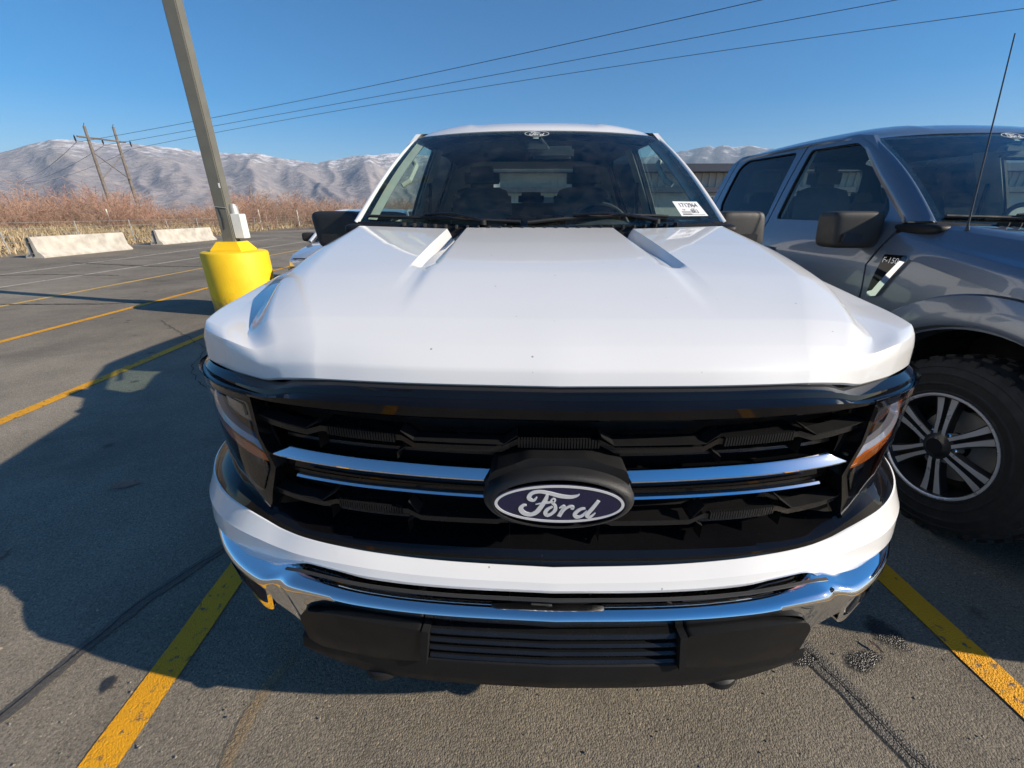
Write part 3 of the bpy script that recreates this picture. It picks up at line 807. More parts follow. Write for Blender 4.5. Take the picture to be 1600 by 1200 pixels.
BZ = [.35, .40, .55, .8, 1.05, 1.2, 1.35, 1.5, 1.7, 1.86, 1.95]; BX = [.90, .95, .985, .995, 1.0, .985, .93, .875, .795, .72, .66]
_bx = pch(BZ, BX)
def sidew(s, z): return _bx(z) - (.05 * ((-.15 - s) / .4) ** 1.5 if s < -.15 else 0)
def side_fn(sg, extra=0.0): return lambda s, z, d: (sg * (sidew(s, z) + extra - d), s + AX, z)
def arc(c, r, a0, a1, n): return [(c[0] + r * math.cos(R(a)), c[1] + r * math.sin(R(a))) for a in frange(a0, a1, n)]

HOODC = [
 [(0, .735, 1.100), (0, .747, 1.128), (0, .80, 1.160), (0, .90, 1.193), (0, 1.2, 1.252), (0, 1.6, 1.306), (0, 1.97, 1.346)],
 [(.27, .745, 1.100), (.27, .757, 1.128), (.27, .81, 1.160), (.27, .905, 1.193), (.28, 1.2, 1.252), (.29, 1.6, 1.305), (.29, 1.975, 1.345)],
 [(.50, .773, 1.097), (.505, .786, 1.125), (.515, .83, 1.158), (.56, .915, 1.192), (.70, 1.2, 1.247), (.78, 1.6, 1.304), (.83, 2.02, 1.357)],
 [(.585, .797, 1.088), (.588, .806, 1.116), (.605, .842, 1.150), (.665, .925, 1.182), (.775, 1.2, 1.232), (.845, 1.6, 1.286), (.882, 2.14, 1.352)],
 [(.645, .820, 1.077), (.647, .823, 1.110), (.662, .842, 1.136), (.725, .925, 1.148), (.828, 1.2, 1.176), (.892, 1.6, 1.244), (.918, 2.20, 1.336)],
 [(.74, .866, 1.078), (.741, .868, 1.124), (.750, .880, 1.148), (.80, .95, 1.156), (.885, 1.2, 1.168), (.938, 1.6, 1.220), (.938, 2.23, 1.322)],
 [(.86, .955, 1.074), (.858, .958, 1.118), (.860, .970, 1.146), (.882, 1.010, 1.158), (.944, 1.2, 1.165), (.978, 1.6, 1.206), (.950, 2.245, 1.31)],
 [(.935, 1.05, 1.068), (.931, 1.052, 1.108), (.927, 1.060, 1.134), (.930, 1.088, 1.147), (.970, 1.22, 1.152), (.998, 1.6, 1.178), (.963, 2.255, 1.285)],
 [(.955, 1.15, 1.045), (.963, 1.16, 1.065), (.969, 1.17, 1.085), (.977, 1.19, 1.10), (1.002, 1.30, 1.095), (1.012, 1.6, 1.11), (.985, 2.26, 1.235)]]
HV = [0, .03, .1, .2, .42, .72, 1]
def _mixv(ys):
    p_ = pch(HV, ys)
    return lambda v: p_(v) * .6 + float(np.interp(v, HV, ys)) * .4
_hc = [[_mixv([k[i] for k in col]) for i in range(3)] for col in HOODC]
def groove(x, y):
    a = abs(x); A = .002 * sm(1.0, 1.27, y) + .014 * sm(1.27, 1.31, y) + .024 * sm(1.31, 1.9, y)
    if a < .328 or a > .419: return 0
    if a < .388: return -A * (a - .328) / .06
    if a < .394: return -A
    return -A * (.419 - a) / .025
def hood_mesh():
    XS = frange(0, .30, 8) + [.312, .322, .328, .332] + frange(.34, .38, 6) + [.385, .388, .391, .394, .398] + [.404, .410, .416, .419, .423, .432, .445]
    vs = [0, .008, .016, .023, .03, .036, .05, .075, .094, .1, .106, .13, .16, .194, .2, .206] + list(np.linspace(.22, 1, 64))
    rows = []
    for v in vs:
        knots = [(c[0](v), c[1](v), c[2](v)) for c in _hc]
        def mixf(ys):
            p_ = pch(range(9), ys)
            return lambda w: p_(w) if w < 1.4 else p_(w) * (1 - .5 * sm(1.4, 2, w)) + float(np.interp(w, range(9), ys)) * .5 * sm(1.4, 2, w)
        f = [mixf([k[i] for k in knots]) for i in range(3)]
        half = []
        ws = []
        for x in XS:
            lo, hi = 0.0, 3.0
            for _ in range(26):
                m_ = (lo + hi) / 2
                if f[0](m_) < x: lo = m_
                else: hi = m_
            ws.append(lo if x else 0.0)
        w0 = ws[-1]; ws += [w0 + (2 - w0) * (k + 1) / 16 for k in range(16)]
        for q in range(2, 8): ws += [q + (k + 1) / 9 for k in range(9)]
        for w in ws:
            x, y, z = f[0](w), f[1](w), f[2](w)
            half.append((x, y, z + groove(x, y) + .006 * sm(.372, .34, x) * sm(.88, 1.3, y)))
        rows.append([(-x, y, z) for x, y, z in reversed(half[1:])] + half)
    lip = [(x * .985, y + .04, z - .004) for x, y, z in rows[0]]; lip1 = [(x, y + .004, z - .006) for x, y, z in rows[0]]
    back = [(x, y + .012, z - .012) for x, y, z in rows[-1]]; back2 = [(x, y - .02, z - .03) for x, y, z in rows[-1]]
    return grid([lip, lip1] + rows + [back, back2])
HOOD = hood_mesh()

def WS(a, t, d=0.0):
    """windshield surface: a -1..1 across, t 0..1 up, d outwards"""
    b = (.880 * a, 1.995 + .13 * a * a, 1.335 + .03 * a * a); u = (.718 * a, 2.74 + .10 * a * a, 1.848 - .014 * a * a)
    k = math.sin(math.pi * t)
    return (b[0] + (u[0]-b[0]) * t, b[1] + (u[1]-b[1]) * t - .022 * k - d * .57, b[2] + (u[2]-b[2]) * t + .016 * k + d * .82)

FORD = [
 ('F', [([(615, 420), (592, 446), (562, 440), (552, 418), (578, 385), (640, 374), (720, 387), (800, 407), (880, 415), (930, 405), (955, 390)], [10, 26, 34, 36, 34, 30, 34, 38, 34, 24, 8]),
        ([(700, 392), (685, 440), (650, 500), (612, 548), (560, 568), (508, 552), (487, 518), (505, 490), (535, 488)], [20, 36, 40, 42, 40, 42, 40, 30, 12]),
        ([(606, 478), (655, 468), (705, 462), (742, 452)], [6, 16, 20, 18])]),
 ('o', [([(745, 496), (705, 520), (688, 552), (705, 574), (742, 556), (768, 524), (766, 490), (742, 466), (732, 445), (748, 430), (764, 440), (756, 458), (738, 462)], [20, 32, 34, 32, 28, 30, 26, 20, 16, 14, 14, 14, 10])]),
 ('r', [([(800, 510), (828, 492), (838, 506), (815, 552), (800, 582)], [10, 24, 32, 34, 34]), ([(822, 548), (850, 512), (880, 494), (908, 498), (902, 518)], [16, 24, 26, 30, 22])]),
 ('d', [([(1012, 508), (968, 518), (930, 556), (945, 584), (988, 572), (1030, 530)], [18, 30, 34, 34, 28, 20]), ([(1112, 440), (1072, 500), (1030, 562), (1052, 582), (1094, 545)], [30, 34, 36, 30, 8])])]
def script_letters(fn, thick):
    out = []
    for nm, strokes in FORD:
        parts = []
        for k, (pts, w) in enumerate(strokes):
            pn = [((x - 798) / 525, -(y - 478) / 157 * .375) for x, y in pts]
            parts.append(stroke(pn, [q / 525 for q in w], lambda a, b, l, k=k: fn(a, b, l + .0004 * k), 44, thick))
        out.append(join(*parts))
    return out

def wheel(root, x, y, z, sg, steer=0):
    """alloy wheel with six split spokes and all-terrain tyre; outer face towards sg*x"""
    M = Matrix.Rotation(R(90) * sg, 3, 'Y') ; c = (x, y, z)          # local z -> sg*x
    V, F = lathe([(.19, -.20), (.236, -.20), (.236, -.02), (.246, .0), (.250, .012), (.246, .020), (.232, .016), (.222, -.02), (.205, -.12), (.0, -.125)], c, 64, M)
    rim = mobj('wheel', V, F, MAT['dark_alloy'], root)
    V, F = lathe([(.2505, .006), (.2475, .0215), (.240, .0225), (.2345, .017)], c, 64, M); mobj('rim_lip', V, F, MAT['machined_alloy'], rim)
    V, F = lathe([(.235, -.235), (.30, -.25), (.37, -.245), (.402, -.225), (.412, -.19), (.414, -.11), (.412, -.03), (.402, .005), (.382, .020), (.372, .0235), (.368, .021), (.345, .028), (.341, .031), (.335, .0305), (.332, .028), (.30, .027), (.296, .030), (.291, .030), (.288, .026), (.262, .019), (.255, .022), (.248, .018), (.238, .0)], c, 72, M); ty = mobj('tyre', V, F, MAT['rubber'], rim)
    parts = []
    for k in range(36):
        a = 2 * math.pi * k / 36; ln = .032 if k % 2 else .045
        Mr = Matrix.Rotation(a, 4, 'Z')
        for hz, rr, dr in ((.004, .385, ln), (-.215, .385, ln)):
            v, f = box((0, 0, 0), (dr + .02, .038, .022), .004); parts.append(([tuple(M @ (Mr.to_3x3() @ (Vector(q) + Vector((rr - .002, 0, hz))))) for q in v], f))
        for j, hz in enumerate((-.16, -.11, -.06)):
            v, f = box((0, 0, 0), (.016, .042, .04), .003); parts.append(([tuple(M @ (Matrix.Rotation(a + .05 * (j % 2), 3, 'Z') @ (Vector(q) + Vector((.417, 0, hz))))) for q in v], f))
    v, f = join(*parts); mobj('tread', [tuple(Vector(q) + Vector(c)) for q in v], f, MAT['rubber'], rim, smooth=False)
    V, F = lathe([(.06, -.085), (.165, -.085), (.165, -.105), (.06, -.105)], c, 40, M); mobj('brake_disc', V, F, MAT['galvanised'], rim)
    for k in range(6):
        a = 2 * math.pi * k / 6 + .2
        V6 = []
        rows = []
        for r_, w, h in ((.045, .030, .012), (.08, .032, .012), (.12, .034, .008), (.17, .042, .004), (.21, .052, .002), (.236, .060, .002)):
            rows.append([(r_, -w, h - .03), (r_, -w * .92, h - .002), (r_, -w * .80, h), (r_, -w * .22 - .002, h), (r_, -w * .16, h - .018), (r_, w * .16, h - .018), (r_, w * .22 + .002, h), (r_, w * .80, h), (r_, w * .92, h - .002), (r_, w, h - .03)])
        v, f = grid(rows); Mr = Matrix.Rotation(a, 3, 'Z')
        o = mobj('spoke', [tuple(M @ (Mr @ Vector(q)) + Vector(c)) for q in v], f, MAT['machined_alloy'], rim, ang=20)
        o.data.materials.append(MAT['dark_alloy'])
        for p in o.data.polygons:
            col = p.index % 9
            if col not in (2, 6): p.material_index = 1
    V, F = lathe([(.075, -.02), (.072, .008), (.05, .016), (.042, .022), (.036, .026), (.0, .026)], c, 32, M); mobj('hub_cap', V, F, MAT['dark_alloy'], rim)
    for k in range(6):
        a = 2 * math.pi * k / 6 + .2 + math.pi / 6
        V, F = lathe([(.013, -.03), (.013, .006), (.009, .010), (0, .010)], (0, 0, 0), 10)
        mobj('lug_nut', [tuple(M @ (Vector(q) + Vector((.068 * math.cos(a), .068 * math.sin(a), 0))) + Vector(c)) for q in V], F, MAT['chrome'], rim)
    return rim

def build_truck(loc, rz, paintname, label, white):
    P = MAT[paintname]; OFF[0] = Vector((0, AX, 0))
    root = empty('pickup_truck', loc, rz); tag(root, label, 'pickup truck', 'pickup trucks parked side by side')
    mk = lambda name, vf, mat, parent=root, **kw: mobj(name, vf[0], vf[1], MAT[mat] if isinstance(mat, str) else mat, parent, **kw)

    mk('hood', HOOD, P, ang=24)
    # ---- upper black band under the hood lip
    lipz = pch([0, .27, .46, .56, .60, .63, .66, .74, .86, .935, .955], [1.096, 1.096, 1.094, 1.086, 1.076, 1.073, 1.072, 1.072, 1.068, 1.060, 1.05])
    blz = pch([0, .25, .45, .62, .73, .85, .955], [1.042, 1.042, 1.045, 1.048, 1.052, 1.050, 1.038])
    def band(x):
        t, b = lipz(x), blz(x); k = 1 - sm(.62, .95, x) * .75
        return [(-.045 * k, t + .002), (-.022 * k, t - .003), (-.012 * k, t - .006), (-.008 * k, t - .016), (.004, t - .020), (.010, (t + b) / 2), (.008, b + .006), (.002, b), (-.03, b - .003)]
    mk('grille_surround', fstrip(.955, band, 121), 'gloss_black', ang=22)
    # ---- grille
    gr = mk('grille', fstrip(.70, lambda x: [(-.085, 1.05), (-.095, .90), (-.085, .70)], 41), 'dark_void')
    def both(name, path, p, h, d, mat):
        for sg in (-1, 1): mk(name, fbar([(sg * x, z) for x, z in path], p, h, d), mat, gr, ang=20)
    top = [(.0, .985), (.085, .985), (.115, .968), (.295, .968), (.322, .985), (.50, .992), (.538, .978), (.678, .992)]
    for sg in (-1, 1):
        mk('grille_bar', fbar([(sg * x, z) for x, z in top], -.014, .017, .05), 'black_vane', gr, ang=20)
    both('grille_bar', [(.0, .795), (.10, .795), (.125, .782), (.298, .782), (.326, .797), (.498, .803), (.53, .79), (.70, .795)], -.014, .017, .05, 'black_vane')
    both('grille_rim', [(.083, 1.004), (.110, .984)], -.006, .006, .03, 'black_plastic'); both('grille_rim', [(.110, .984), (.295, .986), (.320, 1.006)], -.006, .006, .03, 'black_plastic')
    both('grille_rim', [(.497, 1.012), (.532, .992), (.672, 1.006)], -.006, .006, .03, 'black_plastic')
    both('grille_rim', [(.30, .802), (.32, .83)], -.006, .006, .03, 'black_plastic'); both('grille_rim', [(.49, .836), (.529, .806), (.69, .812)], -.006, .006, .03, 'black_plastic')
    both('grille_rim', [(.315, .965), (.335, .95), (.335, .935)], -.012, .006, .03, 'black_plastic'); both('grille_rim', [(.314, .782), (.33, .77), (.33, .735)], -.014, .006, .03, 'black_plastic'); both('grille_rim', [(.515, .80), (.515, .755)], -.014, .006, .03, 'black_plastic')
    both('grille_rim', [(.51, .985), (.51, .945)], -.014, .006, .03, 'black_plastic'); both('grille_rim', [(.10, .79), (.10, .73)], -.014, .008, .03, 'black_plastic')
    both('grille_bar', [(.0, .94), (.62, .948)], -.04, .012, .03, 'black_vane'); both('grille_bar', [(.0, .845), (.66, .853)], -.04, .012, .03, 'black_vane')
    both('grille_bar', [(.0, 1.025), (.67, 1.03)], -.04, .010, .03, 'black_vane'); both('grille_bar', [(.0, .76), (.69, .765)], -.04, .012, .03, 'black_vane')
    for x0, x1, z0, z1, n in ((.0, .083, .985, .985, 14), (.335, .485, .9855, .9915, 26), (.34, .49, .798, .803, 26), (.0, .095, .795, .795, 16)):
        for sg in (-1, 1):
            parts = []
            for i in range(n):
                x = x0 + (x1 - x0) * (i + .5) / n; z = z0 + (z1 - z0) * i / n
                a = fx(sg * (x - .0018), z + .010, -.010); b = fx(sg * (x + .0018), z + .010, -.010); c_ = fx(sg * (x + .0018), z - .010, -.010); d_ = fx(sg * (x - .0018), z - .010, -.010)
                e_, f_, g_, h_ = [fx(sg * xx, zz, -.018) for xx, zz in ((x - .0018, z + .010), (x + .0018, z + .010), (x + .0018, z - .010), (x - .0018, z - .010))]
                parts.append(([a, b, c_, d_, e_, f_, g_, h_], [(0, 1, 2, 3), (0, 4, 5, 1), (1, 5, 6, 2), (2, 6, 7, 3), (3, 7, 4, 0)]))
            tag(mk('rib_strip', join(*parts), 'black_plastic', gr, smooth=False), kind='stuff')
    for sg in (-1, 1):      # chrome blades either side of the badge
        rows = []
        for i in range(25):
            t = i / 24; xt = .140 + (.592 - .140) * t; xb = .152 + (.628 - .152) * t
            zt = .918 + .014 * t; zb = .899 + .014 * t
            rows.append([fx(sg * xt, zt, -.022), fx(sg * xt, zt + .001, -.014), fx(sg * (xt + .002), zt - .001, -.011), fx(sg * xb, zb + .003, .001), fx(sg * xb, zb, .0005), fx(sg * xb, zb - .002, -.02)])
        V, F = grid(rows); F += [tuple(range(6)), tuple(reversed([24 * 6 + i for i in range(6)]))]
        mk('chrome_blade', (V, F), 'chrome', gr, ang=25)
        rows = [[fx(sg * x, z + .001, -.016), fx(sg * x, z + .001, -.007), fx(sg * x, z - .003, -.003), fx(sg * x, z - .005, -.016)] for x, z in [(.150 + .43 * i / 20, .857 + .011 * i / 20) for i in range(21)]]
        mk('chrome_strip', grid(rows), 'chrome', gr, ang=25)
        mk('blade_backing', fbar([(sg * .14, .878), (sg * .64, .89)], -.03, .045, .03), 'gloss_black', gr)
    # lower gloss shelf
    sz = pch([0, .3, .5, .6, .66, .70, .76, .83, .90, .955], [.720, .718, .714, .716, .728, .745, .772, .792, .80, .805])
    wt = pch([0, .3, .45, .55, .65, .70, .75, .8, .87, .94, .955], [.680, .686, .692, .696, .703, .718, .732, .740, .750, .762, .766])
    mk('lower_surround', fstrip(.955, lambda x: [(-.085 * (1 - sm(.60, .72, x)) - .004, sz(x) + .016 * (1 - sm(.6, .7, x)) + .004), (-.03 * (1 - sm(.60, .72, x)) - .002, sz(x) + .002), (-.004, sz(x) - .004), (.006 + .02 * sm(.62, .90, x), (sz(x) + wt(x)) / 2), (.008 + .038 * sm(.62, .90, x), wt(x) - .002), (-.01, wt(x) - .012)], 121), 'gloss_black', ang=22)
    # ---- badge
    def bfn(a, b, l): return (a * .126, .70 - .052 - l, .888 + b * .118)
    rows = []
    for sc_, p_ in ((1.0, -.02), (1.0, .030), (.985, .041), (.95, .049), (.89, .053), (.86, .0535), (.855, .050)):
        rows.append([(.150 * sc_ * math.cos(q), .70 - p_, .888 + .066 * (sc_ - .0 if sc_ == 1 else sc_) * math.sin(q)) for q in [2*math.pi*k/72 for k in range(72)]])
    bd = mk('badge', grid(rows, True), 'grain_plastic', ang=35)
    V, F = panel(rounded([(-.142, .90), (-.135, .940), (-.085, .958), (-.060, .969), (.060, .969), (.085, .960), (.135, .946), (.142, .90)], .015), [], lambda a, b, d: (a, .70 - .022 + .3 * max(0, b - .95) + d, b), .03, .06)
    mk('badge_housing', (V, F), 'black_plastic', bd)
    el = [(math.cos(2*math.pi*k/80), .375 * math.sin(2*math.pi*k/80)) for k in range(80)]
    mk('badge_face', (panel([(x * 1.03, y * 1.06) for x, y in el], [], bfn, .1)), 'badge_blue', bd)
    rin = [(x * .955, y * .89) for x, y in el]
    mk('badge_ring', panel(el, [rin], lambda a, b, d: bfn(a, b, .0012 - d), .08, .0012), 'badge_silver', bd)
    for vf in script_letters(lambda a, b, l: bfn(a, b, l), .0015): mk('letter', vf, 'badge_silver', bd, ang=25)
    mk('badge_bracket', join(box((-.02, .705, .812), (.05, .02, .008), .002), tube([(0, .69, .812), (0, .715, .812)], .008, 10)), 'galvanised', gr)

    # ---- headlights
    lens = [(.675, 1.035), (1.06, 1.026), (SMAX - .005, .99), (SMAX - .005, .925), (.86, .892), (.735, .80), (.70, .795), (.650, .880), (.678, .955)]
    lens = rounded(lens, .012, 3)
    sur = [(.70, 1.055), (SMAX, 1.048), (SMAX, .79), (.90, .778), (.80, .768), (.735, .745), (.705, .738), (.685, .765), (.672, .80), (.636, .878), (.664, .955), (.662, 1.055)]
    for sg in (-1, 1):
        mk('headlight_surround', panel(sur, [lens], lambda a, b, d: fs(sg * a, b, .002 - d), .05, .03), 'gloss_black', ang=22)
        hl = mk('headlight', panel(lens, [], lambda a, b, d: fs(sg * a, b, -.040 + d), .06, .042), 'lamp_black', ang=22)
        drl = [(SMAX - .006, .975), (1.0, .962), (.85, .940), (.70, .916), (.665, .905), (.652, .882), (.70, .874), (.85, .893), (1.0, .915), (SMAX - .006, .928)]
        mk('turn_signal', panel(drl, [], lambda a, b, d: fs(sg * a, b, -.012 + .012 * math.sin(min(1, max(0, (b - .872) / .10)) * 3.1) - d), .03, .04), 'amber_plastic', hl, ang=30)
        up_edge = [(SMAX - .006, .990), (1.0, .978), (.85, .957), (.70, .936), (.652, .918)]
        mk('light_guide', grid([[fs(sg * a, b - .002, -.020), fs(sg * a, b - .002, -.008), fs(sg * a, b - .012, -.001), fs(sg * a, b - .014, -.03)] for a, b in polyline(up_edge, .02)]), 'clear_plastic', hl, ang=25)
        for zc, (a0, a1, b0, b1) in ((1, (.72, .86, .965, 1.015)), (2, (.90, 1.04, .99, 1.012)), (3, (.72, .80, .835, .875))):
            q = rounded([(a0, b0), (a1, b0 + .004), (a1 - .008, b1 + .002), (a0 + .004, b1)], .008, 3)
            mk('projector_module', panel(q, [], lambda a, b, d: fs(sg * a, b, -.022 - d), .04, .016), 'lamp_reflector', hl, ang=30)
            qi = [((x - (a0+a1)/2) * .7 + (a0+a1)/2, (y - (b0+b1)/2) * .6 + (b0+b1)/2) for x, y in q]
            mk('projector_lens', panel(qi, [], lambda a, b, d: fs(sg * a, b, -.019 - d), .04, .004), 'lamp_black', hl)
        mk('lens_cover', panel(lens, [], lambda a, b, d: fs(sg * a, b, .003 + .004), .05), 'lamp_lens', hl, ang=60)

    # ---- painted bumper top, chrome bumper, valance
    wb = pch([0, .3, .45, .6, .75, .85, .94, .955], [.634, .635, .640, .634, .624, .622, .632, .634])
    ck = lambda x: 1 - .25 * sm(.60, .90, x)
    wk = lambda x: .040 * sm(.62, .90, x)
    sc_ = lambda L, x: [(p * ck(x) if p > 0 else p, z) for p, z in L]
    mk('bumper_top_panel', fstrip(.955, lambda x: [(p + wk(x), z) for p, z in [(-.02, wt(x) - .006), (.006, wt(x) - .002), (.010, wt(x) - .004), (.030, wb(x) + (wt(x) - wb(x)) * .56), (.034, wb(x) + (wt(x) - wb(x)) * .50), (.040, wb(x) + .008), (.038, wb(x)), (.01, wb(x) - .006)]], 121), P, ang=18)
    mk('bumper_slot', fstrip(.955, lambda x: [(.016 + wk(x), wb(x) + .02), (.010 + wk(x) * .5, wb(x) - .02), (.012, .56)], 97), 'black_plastic')
    ct = pch([0, .3, .42, .50, .56, .60, .64, .70, .8, .88, .955], [.638, .640, .644, .650, .652, .646, .637, .631, .624, .618, .616])
    cb = pch([0, .28, .42, .50, .545, .557, .568, .590, .610, .628, .66, .74, .85, .955], [.566, .569, .575, .580, .574, .49, .425, .420, .48, .570, .597, .597, .597, .60])
    mk('bumper_trim', fstrip(.60, lambda x: [(.028, wb(x) - .006), (.046, wb(x) - .005), (.060, ct(x) + .0045), (.066, ct(x) + .003), (.068, ct(x) - .01)], 81), 'mirror_plastic', ang=40)
    def chrome(x):
        t, b = ct(x), cb(x); n = .012 * math.exp(-((x - .605) / .022) ** 2)
        pin = .035 * sm(.57, .45, b)
        tl = .020 * (1 - sm(.42, .60, x))
        return sc_([(.030, t + .003), (.070, t + .001), (.088 - n, t - .002), (.097 - n, t - .006), (.101 - n, t - .013), (.101 - n - tl * .25, t - .024), (.096 - n * .5 - pin * .6 - tl * .65, (t - .024) * .45 + b * .55), (.090 - pin - tl, b), (.05 - pin, b - .002)], x)
    mk('front_bumper', fstrip(.955, chrome, 241), 'chrome', ang=50)
    for sg in (-1, 1):      # corner vents below the bumper ends
        q = [(.632, .596), (.76, .596), (.90, .600), (.955, .592), (.88, .566), (.76, .540), (.665, .515), (.638, .528)]
        q = rounded(q, .012, 3); cx_, cy_ = .765, .566
        qi = [((x - cx_) * .88 + cx_, (y - cy_) * .72 + cy_ + .002) for x, y in q]
        bz = mk('corner_vent', panel(q, [qi], lambda a, b, d: fs(sg * a, b, .080 * ck(_px(min(a, SMAX))) + .012 - d), .04, .03), 'chrome', ang=30)
        mk('vent_insert', panel(qi, [], lambda a, b, d: fs(sg * a, b, .080 * ck(_px(min(a, SMAX))) - .006), .05), 'black_plastic', bz)
    val = lambda x: [(.05, .60), (.050, .50), (.060, .47), (.082, .452), (.086, .405 + .02 * sm(.36, .45, x)), (.080, .385 + .02 * sm(.36, .45, x)), (.072, .360 + .03 * sm(.40, .62, x)), (.055, .352 + .03 * sm(.40, .62, x)), (-.06, .345 + .03 * sm(.40, .62, x)), (-.5, .34)]
    vl = mk('lower_valance', fstrip(.585, val, 81), 'black_plastic', ang=30)
    for sg in (-1, 1):
        q = rounded([(.283, .563), (.296, .450), (.42, .432), (.525, .430), (.556, .462), (.568, .535), (.553, .562), (.50, .572), (.40, .570)], .014, 4)
        mk('valance_pod', panel(q, [], lambda a, b, d: fx(sg * a, b, .092 - .25 * max(0, .47 - b) - d), .04, .03), 'pod_plastic', vl, ang=35)
        q = [(.268, .560), (.283, .563), (.296, .450), (.281, .452)]
        mk('pod_edge', panel(q, [], lambda a, b, d: fx(sg * a, b, .0945 - d), .04, .04), 'black_plastic', vl, smooth=False)
        rows = [(.43 + .06 * math.cos(q_), .72 + .0 * q_, .35 + .02 * math.sin(q_)) for q_ in frange(0, math.pi * 2, 13)]
        pts = [(sg * (.415 + .04 * math.cos(q_)), .70 - .045 * max(0, math.sin(q_)) + .05 * max(0, -math.sin(q_)), .356) for q_ in frange(-.6, math.pi + .6, 15)]
        mk('tow_hook', tube(pts, .016, 10), 'hook_black')
    for z, dz in ((.545, 0), (.518, 0), (.491, 0), (.464, 0)):
        mk('valance_slat', fstrip(.275, lambda x: [(.03, z + .012), (.078, z + .006), (.083, z + .001), (.080, z - .006), (.03, z - .010)], 31), 'black_vane', vl, ang=30)
    mk('underbody_light_stop', box((0, 3.45, .40), (1.5, 4.9, .08)), 'dark_void', smooth=False)  # dark slab added beneath the body to stop light
    mk('engine_bay_light_stop', box((0, .98, .80), (1.30, .10, .52)), 'dark_void', smooth=False)  # dark box added behind the grille to block light through the engine bay

    # ---- body sides
    for sg in (-1, 1):
        fn = side_fn(sg)
        fend = [(-.47, .60), (-.47, 1.10), (-.3, 1.105), (0, 1.13), (.3, 1.19), (.645, 1.265), (.685, 1.15), (.655, 1.02), (.615, .52), (.54, .50)] + arc((0, .40), .55, 12, 158, 24)
        mk('fender', panel(fend, [], fn, .07, .025), P, ang=25)
        fl0 = arc((0, .40), .525, 8, 172, 40); fl1 = arc((0, .40), .605, 8, 160, 40)
        rows = []
        for i in range(41):
            a = R(8 + ((160 if white else 150) - 8) * i / 40); d = (math.cos(a), math.sin(a)); row = []
            for r_, ex in (((.625, -.004), (.61, .010), (.575, .026), (.545, .030), (.530, .024), (.522, -.02), (.52, -.12)) if white else ((.705, -.004), (.695, .012), (.64, .030), (.59, .040), (.568, .036), (.556, -.01), (.55, -.12))):
                s_, z_ = d[0] * r_, .40 + d[1] * r_; row.append((sg * (sidew(s_, z_) + ex), s_ + AX, z_))
            rows.append(row)
        mk('arch_flare', grid(rows), P, ang=28)
        well = [[(sg * x, AX + .56 * math.cos(R(a)), .40 + .56 * math.sin(R(a))) for x in (.55, .955)] for a in frange(-10, 190, 24)]
        mk('wheel_well', grid(well), 'dark_void')
        mk('wheel_well_wall', lathe([(0, 0), (.57, 0)], (sg * .55, AX, .40), 32, Matrix.Rotation(R(90), 3, 'Y')), 'dark_void')
        fd = [(.67, .52), (.665, 1.02), (.695, 1.15), (.625, 1.36), (.69, 1.425), (.95, 1.655), (1.22, 1.852), (1.35, 1.874), (1.79, 1.882), (1.74, 1.37), (1.74, .52)]
        fw = rounded([(.735, 1.235), (.745, 1.42), (.79, 1.475), (1.15, 1.745), (1.30, 1.822), (1.725, 1.834), (1.665, 1.372), (1.22, 1.368), (1.06, 1.30), (.95, 1.243)], .03, 4)
        d1 = mk('front_door', panel(fd, [fw], fn, .07, .03), P, ang=25)
        fwi = [((x - 1.2) * .985 + 1.2, (y - 1.54) * .975 + 1.54) for x, y in fw]
        mk('window_trim', panel(fw, [fwi], side_fn(sg, -.004), .06, .02), 'black_plastic', d1)
        mk('window', panel(fwi, [], side_fn(sg, -.014), .08), 'side_glass', d1)
        rd = [(1.752, .52), (1.752, 1.37), (1.802, 1.883), (2.58, 1.895), (2.70, 1.86), (2.70, .78), (2.62, .52)]
        rw = rounded([(1.79, 1.373), (1.87, 1.838), (2.55, 1.852), (2.625, 1.80), (2.60, 1.50), (2.52, 1.385)], .04, 4)
        d2 = mk('rear_door', panel(rd, [rw], fn, .07, .03), P, ang=25)
        rwi = [((x - 2.2) * .98 + 2.2, (y - 1.61) * .97 + 1.61) for x, y in rw]
        mk('window_trim', panel(rw, [rwi], side_fn(sg, -.004), .06, .02), 'black_plastic', d2)
        mk('window', panel(rwi, [], side_fn(sg, -.014), .08), 'privacy_glass', d2)
        for s_, dr in ((1.60, d1), (2.55, d2)):
            mk('door_handle', box((sg * (sidew(s_, 1.17) + .018), s_ + AX, 1.17), (.03, .19, .035), .012), P, dr)
        mk('cab_corner', panel([(2.712, .52), (2.712, 1.86), (2.60, 1.897), (2.70, 1.895), (2.80, 1.84), (2.80, .52)], [], fn, .08, .02), P, ang=25)
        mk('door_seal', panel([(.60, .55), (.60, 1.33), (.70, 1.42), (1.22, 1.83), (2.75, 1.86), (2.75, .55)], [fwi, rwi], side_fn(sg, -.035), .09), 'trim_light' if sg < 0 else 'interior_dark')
        mk('rocker_panel', panel([(.56, .515), (2.80, .515), (2.80, .38), (.56, .38)], [], side_fn(sg, -.01), .08, .05), 'black_plastic')
        # roof side rail and A-pillar
        rows = []
        for i in range(25):
            t = i / 24; w = Vector(WS(sg * 1.0, t, .004))
            s_ = .625 + (1.30 - .625) * t + .03 * math.sin(math.pi * t); z_ = 1.365 + (1.850 - 1.365) * (t ** .93)
            c_ = Vector((sg * (sidew(s_, z_) + .002), s_ + AX, z_)); kb = 1 - t ** 5; mid = (w + c_) / 2 + Vector((sg * .012, -.018, .008)) * kb
            m1 = w * .7 + mid * .3 + Vector((sg * .002, -.012, .006)) * kb; m2 = mid * .45 + c_ * .55 + Vector((sg * .012, -.004, .004)) * kb
            rows.append([tuple(v) for v in (w + Vector((-sg * .02, .01, -.012)), w, m1, mid, m2, c_, c_ + Vector((-sg * .04, .02, 0)))])
        mk('a_pillar', grid(rows), P, ang=75)
